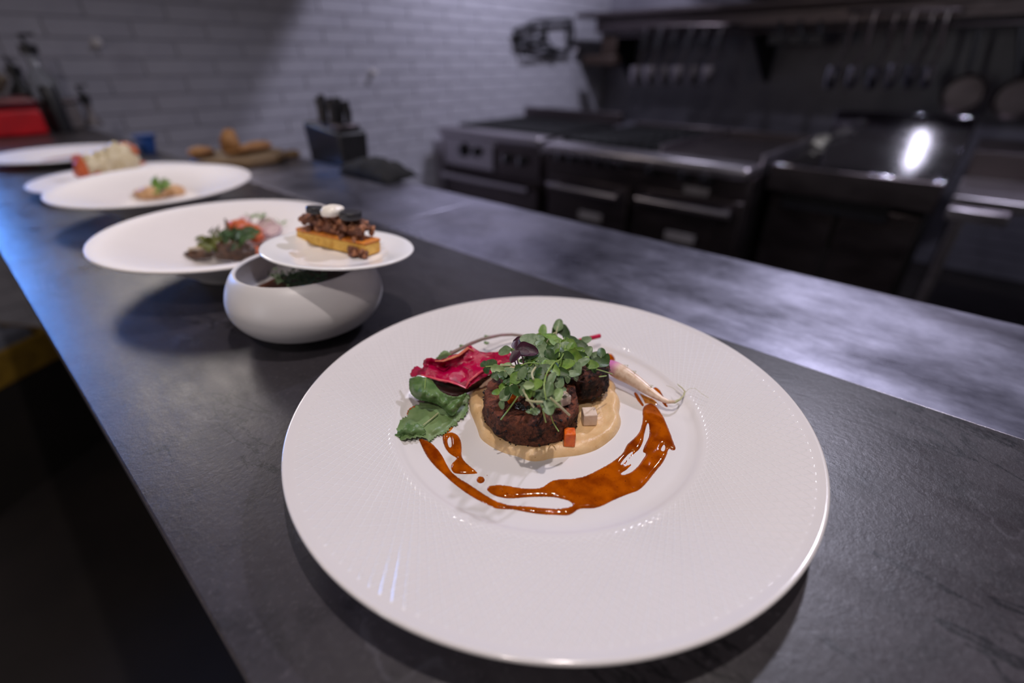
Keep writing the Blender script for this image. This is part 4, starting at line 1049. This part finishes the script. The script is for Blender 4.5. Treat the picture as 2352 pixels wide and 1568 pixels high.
def sprig(x, y, L, ang, mat, label=None, n=2, stem=None, zoff=0.0, wf=.68, root=None, name='microgreen', group='microgreens on the beef'):
    u, v = c2(x, y)
    z = ZM + .004 + .026 * dome(u, v) + zoff
    c_ = at(u, v, z)
    k = (H - z) / -ray(u, v).z / FPX * 1.0       # metres per pixel across the view
    Lm = L / 4.1275 * k * 1.27
    a_ = math.radians(ang)
    sd = rg.uniform(-.5, .5)
    nrm = (-ray(u, v).normalized() * .75 + Vector((0, 0, 1)) * .5 + CR * sd * .8 + CU * rg.uniform(-.4, .3)).normalized()
    d0 = CR * math.cos(a_) + HB * math.sin(a_)
    d0 = (d0 - nrm * d0.dot(nrm)).normalized(); side = nrm.cross(d0).normalized()
    base = c_ - d0 * Lm * .5
    if root is None:
        ru, rv = c2(700 + (x - 700) * .45 + rg.uniform(-40, 40), 640 + (y - 640) * .4 + 60)
        rz = ZM + .002
    else:
        ru, rv = c2(*root); rz = ZM + .002 + .015 * dome(ru, rv)
    rt = at(ru, rv, rz)
    g = thing(name, label or 'green leafed microgreen sprig among those heaped on the beef', 'microgreen', rt, group)
    mid = (base + rt) / 2 - d0 * Lm * .35 + Vector((rg.uniform(-.002, .002), rg.uniform(-.002, .002), .002))
    pts = []
    for i in range(9):
        t = i / 8; pts.append(rt * (1 - t) ** 2 + mid * 2 * t * (1 - t) + base * t * t)
    sm = stem or rg.choice((STEMG, STEMG, STEMW))
    make('stem', B().tube(pts, [.00055 - .0002 * i / 8 for i in range(9)], 6), sm, g)
    b = B(); leaf_mesh(b, base, d0, side, Lm, Lm * wf, rg.uniform(.05, .5), rg.uniform(-.05, .3), .05)
    make('leaf', b, mat, g, angle=0, subd=1)
    for q in range(n - 1):
        th = rg.choice((-1, 1)) * rg.uniform(1.2, 2.2)
        d1 = (d0 * math.cos(th) + side * math.sin(th) - nrm * .35).normalized(); s1 = nrm.cross(d1).normalized()
        b = B(); L1 = Lm * rg.uniform(.45, .75)
        leaf_mesh(b, base, d1, s1, L1, L1 * wf, rg.uniform(.1, .5), rg.uniform(0, .35), .05)
        make('leaf', b, mat, g, angle=0, subd=1)
    return g
SP = [(890, 250, 130, -50, LD), (690, 232, 100, 80, LB), (690, 450, 160, -55, LG), (665, 375, 110, 10, LG),
      (750, 320, 150, 20, LB), (830, 345, 140, -10, LB), (960, 330, 110, 0, LD), (1060, 385, 120, -30, LD), (1105, 330, 95, 25, LG), (1115, 440, 110, 50, LG),
      (1185, 480, 100, 30, LG), (1240, 545, 140, 0, LD), (1160, 565, 110, -10, LB), (1292, 510, 95, 80, LD), (1000, 500, 160, -50, LB), (1015, 600, 130, 65, LG),
      (985, 650, 100, 10, LG), (905, 565, 160, 5, LB), (850, 725, 115, 80, LG), (830, 845, 130, 55, LL), (670, 840, 125, 15, LG), (745, 790, 130, 70, LG), (625, 745, 135, 25, LB),
      (430, 815, 115, -35, LD), (325, 770, 110, 60, LB), (355, 570, 80, 40, LL), (245, 680, 70, -70, LD), (325, 680, 110, -20, LD),
      (455, 680, 140, 30, LB), (530, 690, 110, -20, LB), (590, 640, 100, 50, LG), (700, 600, 120, 20, LD), (775, 690, 110, 50, LG), (640, 540, 95, -30, LB), (480, 600, 110, 30, LD), (400, 625, 95, 0, LG), (625, 1005, 95, 25, LG),
        (800, 395, 140, 60, LB), (715, 410, 120, -30, LD), (885, 385, 120, 30, LG), (965, 385, 120, -40, LB), (640, 425, 110, 20, LG), (1030, 440, 110, 20, LB), (560, 480, 110, 50, LD),
      (760, 480, 120, -60, LD), (870, 450, 120, 30, LB), (940, 420, 110, 60, LG), (780, 560, 120, 10, LB), (560, 560, 110, -60, LG), (1050, 480, 110, 0, LD), (880, 640, 110, -20, LD), (500, 640, 110, 60, LG), (580, 700, 110, -50, LD), (680, 700, 110, 0, LB),
      (930, 490, 110, -30, LD), (820, 420, 110, 80, LG), (600, 470, 100, 20, LD), (710, 540, 110, -20, LG), (1080, 540, 110, 30, LG), (500, 740, 100, -30, LG), (400, 730, 100, 10, LD), (800, 620, 120, -50, LB), (660, 650, 120, 70, LD), (500, 800, 90, 80, LG)]
tone = {id(LG): 'grey green', id(LB): 'bright green', id(LD): 'dark green', id(LL): 'pale green'}
def ordinal(n): return ('first second third fourth fifth sixth seventh eighth ninth tenth eleventh twelfth thirteenth fourteenth fifteenth sixteenth seventeenth eighteenth nineteenth twentieth'.split() + ['twenty-first', 'twenty-second', 'twenty-third', 'twenty-fourth', 'twenty-fifth'])[n]
for x, y, L, a_, m_ in SP:
    half = 'upper' if y < 560 else 'lower'
    fam = sorted(q[0] + q[1] * .001 for q in SP if q[4] is m_ and (q[1] < 560) == (y < 560))
    k_ = fam.index(x + y * .001)
    lb = '%s microgreen, %s from the left in the %s half of the heap' % (tone[id(m_)], ordinal(k_), half)
    sprig(x, y, L, a_, m_, lb, n=rg.choice((2, 3, 3)), zoff=rg.uniform(-.006, .002))
sprig(838, 190, 115, 75, LG, 'microgreen sprig with the topmost grey green leaf of the heap', 1, zoff=.006, root=(640, 320), stem=STEMW)
sprig(560, 335, 165, 175, LG, 'microgreen with a broad grey green leaf beside the purple sprig', 2, zoff=.006, wf=.8)
sprig(1245, 440, 105, 82, LD, 'microgreen with an upright dark leaf at the right end of the heap', 2, zoff=.002)
sprig(740, 965, 165, -75, LG, 'microgreen hanging lowest over the front of the beef', 2, zoff=.001, root=(700, 800))
sprig(340, 845, 135, 50, LG, 'microgreen with a pointed leaf at the lower left of the heap', 2, zoff=.0, root=(470, 740))
sprig(265, 612, 115, -10, LL, 'microgreen with a pale leaf reaching left over the red leaf', 1, root=(420, 580))
sprig(205, 560, 100, 20, LD, 'microgreen with a dark jagged leaf, leftmost of the heap', 3, root=(400, 570), wf=.9)
sprig(325, 440, 110, 200, LG, 'microgreen curling up left of the purple sprig', 2, root=(460, 560))
sprig(560, 762, 85, 0, LL, 'microgreen with a small round pale leaf in the middle of the heap', 1, zoff=.003, wf=.8)
# purple sprig
for (x, y, L, a_), lb in (((455, 345, 95, 60), 'dark purple leafed sprig standing up at the left of the heap'), ((545, 430, 175, -8), 'dark purple sprig with the broadest purple leaf'), ((420, 490, 115, 230), 'dark purple sprig with a leaf bent down to the left')):
    sprig(x, y, L, a_, LP, lb, 2, STEMD, .008, .72, (500, 690), 'purple_microgreen', 'purple microgreens')
# loose stems
for i, (pts, m_, lb) in enumerate((
        ([(450, 870), (380, 970), (290, 1088)], STEMG, 'loose green stem lying across the front beef to the lower left'),
        ([(500, 800), (540, 880), (605, 972)], STEMW, 'pale stem bending down at the centre of the beef'),
        ([(760, 880), (850, 960), (942, 1046)], STEMW, 'pale thick stem pointing to the lower right on the beef'),
        ([(685, 960), (700, 1040), (717, 1112)], STEMG, 'short green stem pointing down on the front beef'),
        ([(765, 1050), (790, 1120), (840, 1200)], STEMG, 'thin green stem hanging over the front face of the beef'),
        ([(890, 310), (900, 400), (860, 510), (790, 545)], STEMG, 'green stem looping down the middle of the heap'),
        ([(855, 340), (850, 420), (843, 490)], STEMG, 'straight green stem standing near the top of the heap'),
        ([(800, 540), (730, 640), (700, 760), (720, 900)], STEMG, 'long green stem arching over the front of the heap'),
        ([(530, 900), (600, 915), (690, 918)], STEMW, 'pale stem lying level above the hanging leaf'),
        ([(1200, 610), (1290, 636), (1345, 655)], STEMG, 'fine stem sticking out right from the rear beef'),
        ([(480, 575), (560, 548), (650, 560)], STEMG, 'curved green stem left of centre'),
        ([(620, 590), (585, 650), (600, 705)], STEMW, 'short pinkish pale stem in the middle of the heap'),
        ([(1225, 680), (1260, 676), (1290, 672)], STEMG, 'tiny stem lying on the face of the rear beef'))):
    P3 = []
    for x, y in pts:
        u, v = c2(x, y); P3.append(at(u, v, ZM + .0035 + .030 * dome(u, v) + (-.008 if (i == 4 and y > 1100) else 0)))
    Q = []
    for k in range(len(P3) - 1):
        for s_ in range(4):
            t = s_ / 4; p0, p1, p2, p3 = P3[max(k - 1, 0)], P3[k], P3[k + 1], P3[min(k + 2, len(P3) - 1)]
            Q.append(.5 * ((2 * p1) + (-p0 + p2) * t + (2 * p0 - 5 * p1 + 4 * p2 - p3) * t * t + (-p0 + 3 * p1 - 3 * p2 + p3) * t ** 3))
    Q.append(P3[-1])
    rr = .0006 if m_ is STEMW else .00042
    tag(make('loose_stem', B().tube(Q, rr, 6), m_, origin=P3[0]), lb, 'stem')

# ------------------------------------------------------------------ cake on the dessert plate
def onS(u, v, h=0.0):
    """point on the dessert plate's tilted plane, h above its well"""
    n = Vector((-SA, -SB, 1)).normalized(); c0 = Vector(SPC) + n * (h - .0065)
    d = ray(u, v); o_ = Vector((0, 0, H)); t = (c0 - o_).dot(n) / d.dot(n)
    return o_ + d * t
nS = Vector((-SA, -SB, 1)).normalized()
f0, f1 = onS(682, 556), onS(822, 588)       # front lower corners of the slab
r1 = onS(858, 578)
ex = (f1 - f0); Lc = ex.length; ex.normalize(); ey = nS.cross(ex).normalized()
if ey.dot(Vector((CF.x, CF.y, 0))) < 0: ey = -ey
def cake_pt(a_, d, h): return f0 + ex * a_ + ey * d + nS * h
Wc = .021; Hc = .0132
ck = thing('layered_cake', 'golden cake slab topped with cocoa crumble, black discs and white cream', 'cake', f0 + ex * Lc / 2 + ey * Wc / 2)
Lc2 = Lc * 1.12
def cbox(a0, a1, d0, d1, h0, h1): return B().add([cake_pt(a_, d, h) for h in (h0, h1) for a_, d in ((a0, d0), (a1, d0), (a1, d1), (a0, d1))], [(0, 3, 2, 1), (4, 5, 6, 7), (0, 1, 5, 4), (1, 2, 6, 5), (2, 3, 7, 6), (3, 0, 4, 7)])
make('sponge', cbox(0, Lc2, 0, Wc, .0004, Hc * .82), CAKE, ck, bevel=.0015, segs=2)
make('crust', cbox(-.0002, Lc2 + .0002, -.0002, Wc + .0002, Hc * .80, Hc), CRUST, ck, bevel=.001, segs=2)
rnd = random.Random(4)
protoC = []
for q in range(4):
    b = B().blob((0, 0, 0), (.0031, .0026, .0022), q, .35, 2.2, 8, 10); protoC.append((b, CRUMB if q % 3 else CRUMBL))
me_cache = []
for q, (b, m_) in enumerate(protoC):
    tmp = bpy.data.meshes.new('crumb'); tmp.from_pydata([tuple(p) for p in b.v], [], b.f); tmp.materials.append(m_.m); tmp.shade_smooth(); me_cache.append(tmp)
def crumb(p, s_=1.0):
    o = bpy.data.objects.new('crumb', rnd.choice(me_cache)); COL.objects.link(o); o.parent = ck
    o.location = p - Vector(ck['_o']); o.rotation_euler = (rnd.uniform(0, 6), rnd.uniform(0, 6), rnd.uniform(0, 6)); o.scale = (s_, s_, s_)
for k in range(250):
    a_ = rnd.uniform(.08, .93); d = rnd.uniform(.04, .92)
    prof = 1 - abs(a_ - .5) ** 3 * 4
    edge = min(1, (min(d, 1 - d) + .25) / .5)
    top = .0140 * prof * edge
    h = Hc + (top if rnd.random() < .6 else rnd.uniform(0, top))
    crumb(cake_pt(a_ * Lc2, d * Wc, h), rnd.uniform(.65, 1.25))
make('crumble_core', B().blob(cake_pt(Lc2 * .5, Wc * .5, Hc + .006), (Lc2 * .38, Wc * .36, .011), 2, .1, 2, M4=Matrix((( ex.x, ey.x, nS.x), (ex.y, ey.y, nS.y), (ex.z, ey.z, nS.z)))), CRUMB, ck)
for k in range(22):
    crumb(cake_pt(Lc2 * rnd.uniform(.80, 1.04), -rnd.uniform(.0005, .0045), rnd.uniform(.001, .0065)), rnd.uniform(.7, 1.1))
def disc_on(u, v, h, r, th, mat, name, par, tl=0):
    c_ = onS(u, v, h); T = Tdisc(c_, SA + tl, SB)
    return make(name, B().lathe([(0, 0), (r * .92, 0), (r, th * .15), (r, th * .85), (r * .92, th), (0, th)], None, 32, T), mat, par)
disc_on(806, 502, Hc + .0172, .0094, .0062, BLKG, 'black_disc', ck, .03)
disc_on(724, 489, Hc + .0172, .0076, .0056, BLKG, 'black_disc', ck, -.05)
make('cream_dollop', B().blob(onS(763, 484, Hc + .0215), (.0104, .0080, .0052), 7, .06, 1.5, 14, 22), CREAM, ck)

# bowl contents
rnd = random.Random(11)
bf = thing('braised_filling', 'brown braised filling in the bottom of the round bowl', 'food', (.174, .406, .02))
make('filling', B().lathe([(0, .039), (.03, .0385), (.049, .036), (.050, .030), (.042, .019), (0, .0125)], (.174, .406, 0), 40).displace(.002, 60, 3), simple('brown_braise', srgb(92, 48, 26), .35, 0, var=srgb(58, 32, 18), scale=120, bump=.001, bscale=200), bf)
hb = B()
gh = thing('herb_heap', 'heap of feathery dark green herbs in the round bowl', 'herbs', at(690, 645, .034))
for k in range(150):
    c_ = at(690 + rnd.gauss(0, 30), 640 + rnd.gauss(0, 9), .041 + rnd.uniform(0, .012))
    d = Vector((rnd.gauss(0, 1), rnd.gauss(0, 1), abs(rnd.gauss(0, 1)))).normalized(); s_ = d.orthogonal().normalized()
    leaf_mesh(hb, c_, d, s_, rnd.uniform(.004, .009), rnd.uniform(.0012, .003), .3, .3)
o = make('herb_leaves', hb, LG, gh, angle=0); o['kind'] = 'stuff'

# ------------------------------------------------------------------ salad on the coupe plate
def on2(u, v, z=.020): return at(u, v, z)
def food(name, label, cat, u, v, z, rad, mat, seed, amp=.18, rot=0.0, freq=1.8, group=None):
    c_ = at(u, v, z)
    M3 = Matrix.Rotation(rot, 3, 'Z')
    return tag(make(name, B().blob(c_, rad, seed, amp, freq, 12, 16, M3), mat, origin=(c_.x, c_.y, c_.z - rad[2])), label, cat, group)
fr2 = math.atan2(CR.y, CR.x)
G2 = 'salad on the coupe plate'
food('roasted_mushroom', 'long dark roasted mushroom at the left front of the salad', 'mushroom', 462, 583, .024, (.0170, .0060, .0060), MUSH, 1, .1, fr2 + .15)
food('roasted_mushroom', 'large glossy brown mushroom at the front centre of the salad', 'mushroom', 532, 574, .030, (.0230, .011, .0115), MUSH, 2, .18, fr2)
food('roasted_mushroom', 'brown mushroom partly behind the dessert plate rim', 'mushroom', 568, 574, .028, (.010, .008, .007), MUSH, 3, .18, fr2)
food('mushroom_slice', 'pale mushroom slice at the left end of the salad', 'mushroom', 452, 572, .024, (.010, .004, .003), MUSHL, 4, .15, fr2 + .2)
food('mushroom_slice', 'yellowish mushroom slice in the middle of the salad', 'mushroom', 508, 560, .032, (.0085, .005, .0045), MUSHL, 5, .15, fr2)
food('roasted_carrot', 'orange roasted vegetable piece at the rear of the salad', 'vegetable', 548, 522, .034, (.0150, .011, .0095), ORNG, 6, .2, fr2)
food('roasted_carrot', 'orange red vegetable chunk behind the green leaf', 'vegetable', 575, 532, .034, (.014, .010, .0095), ORNG, 7, .2, fr2)
food('roasted_carrot', 'orange piece at the front right beside the dessert plate', 'vegetable', 580, 577, .022, (.010, .008, .006), ORNG, 8, .2, fr2)
food('roasted_carrot', 'orange chunk leaning below the radish slice', 'vegetable', 590, 545, .030, (.009, .008, .006), ORNG, 9, .2, fr2)
for k, (u, v, z, r, tx, lb) in enumerate(((612, 522, .036, .0125, .5, 'round pink edged radish slice at the right of the salad'), (560, 508, .040, .009, .1, 'thin radish slice behind the orange vegetables'), (628, 528, .034, .010, .2, 'small pale radish slice touching the dessert plate'))):
    c_ = at(u, v, z); T = Matrix.Translation(c_) @ Matrix.Rotation(fr2, 4, 'Z') @ Matrix.Rotation(tx + .35, 4, 'X')
    t = thing('radish_slice', lb, 'radish', c_, 'radish slices in the salad')
    make('flesh', B().lathe([(0, 0), (r * .94, 0), (r * .94, .0012), (0, .0012)], None, 32, T), RSLI, t)
    make('skin', B().lathe([(r * .94, -.0001), (r, .0001), (r, .0011), (r * .94, .0013)], None, 32, T, closed=True), simple('purple_radish_skin', srgb(130, 60, 100), .4, 0, var=srgb(150, 80, 120), scale=200), t)
def leafclump(name, label, u, v, z, su, sv, n, mat, Lr, seed, hz=.012, asp=.5):
    rn = random.Random(seed); b = B()
    for k in range(n):
        c_ = at(u + rn.gauss(0, su), v + rn.gauss(0, sv), z + rn.uniform(0, hz))
        d = Vector((rn.gauss(0, 1), rn.gauss(0, 1), abs(rn.gauss(0, .9)) + .1)).normalized(); s_ = d.orthogonal().normalized()
        L = rn.uniform(*Lr); leaf_mesh(b, c_, d, s_, L, L * asp * rn.uniform(.7, 1.2), .4, .3)
    c_ = at(u, v, z)
    o = thing(name, label, 'herbs', c_)
    q = make('herb_leaves', b, mat, o, angle=0); q['kind'] = 'stuff'
leafclump('herb_sprig', 'dark green herb leaf cluster in the middle of the salad', 550, 548, .034, 11, 9, 40, LD, (.009, .014), 5, .012, .9)
leafclump('herb_sprig', 'olive green leaf cluster on the left of the salad', 498, 556, .026, 12, 10, 46, leafm('olive_leaf', (112, 112, 52), (70, 84, 34)), (.008, .013), 6, .011, .8)
leafclump('herb_sprig', 'feathery green sprig on top of the orange vegetables', 595, 500, .044, 14, 4, 26, LB, (.004, .010), 7, .006, .2)
leafclump('herb_sprig', 'pale yellow green sprig beside the radish slice', 640, 515, .036, 8, 5, 16, LL, (.004, .009), 8, .006, .2)
tag(make('brown_twig', B().tube([at(535, 556, .034), at(524, 530, .040), at(517, 503, .050)], [.0028, .0022, .0012], 8), simple('brown_stalk', srgb(92, 74, 52), .5, 0, var=srgb(70, 60, 40), scale=90), origin=at(535, 556, .034)), 'brown stalk standing up at the rear left of the salad', 'twig')

# plate three : fawn mound and leaf
mz = .016
for k, (u, v, rad, lb) in enumerate(((348, 446, (.026, .018, .0125), 'fawn coloured mound at the front of the third plate, left lobe'), (385, 440, (.028, .018, .0115), 'fawn coloured mound on the third plate, right lobe'))):
    food('tartare_mound', lb, 'tartare', u, v, mz + .006, rad, FAWN, 20 + k, .15, fr2)
tag(puddle('broth_pool', [[(250, 445), (285, 425), (340, 415), (400, 412), (450, 420), (455, 432), (420, 445), (360, 458), (300, 464), (262, 458)]], .0115, .0012, 8, simple('pale_broth', srgb(206, 190, 176), .1, 0, var=srgb(196, 176, 158), scale=40), conv=lambda x, y: (x, y), step=6, origin=at(350, 440, .0115)), 'pale broth pooled around the fawn mound', 'broth')
leafclump('garnish_leaf', 'small green leaf tuft standing on the fawn mound', 366, 428, mz + .014, 9, 5, 24, LB, (.009, .018), 9, .014, .55)

# plate four : pale roll with orange ends
c_a, c_b = at(205, 386, .036), at(300, 371, .040)
g = thing('stuffed_roll', 'pale fish roll with browned orange ends on the fourth plate', 'food', (c_a + c_b) / 2 - Vector((0, 0, .02)))
dd = (c_b - c_a).normalized(); M3 = Matrix.Rotation(math.atan2(dd.y, dd.x), 3, 'Z')
for k, (t_, rr) in enumerate(((.12, .024), (.32, .027), (.52, .029), (.72, .032), (.90, .028))):
    make('fish_piece', B().blob(c_a.lerp(c_b, t_) + Vector((0, 0, .001 * k)), (.022, .024, rr), 30 + k, .16, 1.8, 12, 16, M3), PRAWN, g)
make('orange_end', B().blob(c_a - dd * .010, (.015, .022, .025), 40, .2, 2, 12, 16, M3), PRAWNO, g)
make('orange_end', B().blob(c_a.lerp(c_b, .12) + Vector((0, -.012, -.014)), (.020, .012, .010), 42, .2, 2, 12, 16, M3), PRAWNO, g)
tp = at(292, 335, .066)
make('shell_tip', B().blob(at(288, 342, .060), (.010, .012, .012), 43, .2, 2, 10, 14, M3), PRAWNO, g)
make('shell_tip', B().tube([at(290, 330, .068), at(305, 340, .064), at(316, 352, .056)], [.003, .006, .003], 8), PRAWNO, g)
food('browned_nugget', 'small browned piece right of the fish roll', 'food', 322, 378, .018, (.011, .009, .007), PRAWNO, 44)
# plate five : thin brown strip
b = B().tube([at(92, 372, .0125), at(130, 364, .0125), at(172, 358, .0125), at(200, 356, .0125)], [.004, .012, .014, .010], 10, flat=.2)
for i, p in enumerate(b.v): b.v[i] = Vector((p.x, p.y, .013 + (p.z - .0125) * .35))
tag(make('sauce_strip', b, simple('brown_strip', srgb(176, 112, 78), .4, 0, var=srgb(150, 90, 60), scale=60), origin=at(150, 362, .0125)), 'long thin brown strip on the farthest plate', 'sauce')

for o in bpy.data.objects:
    if '_o' in o: del o['_o']
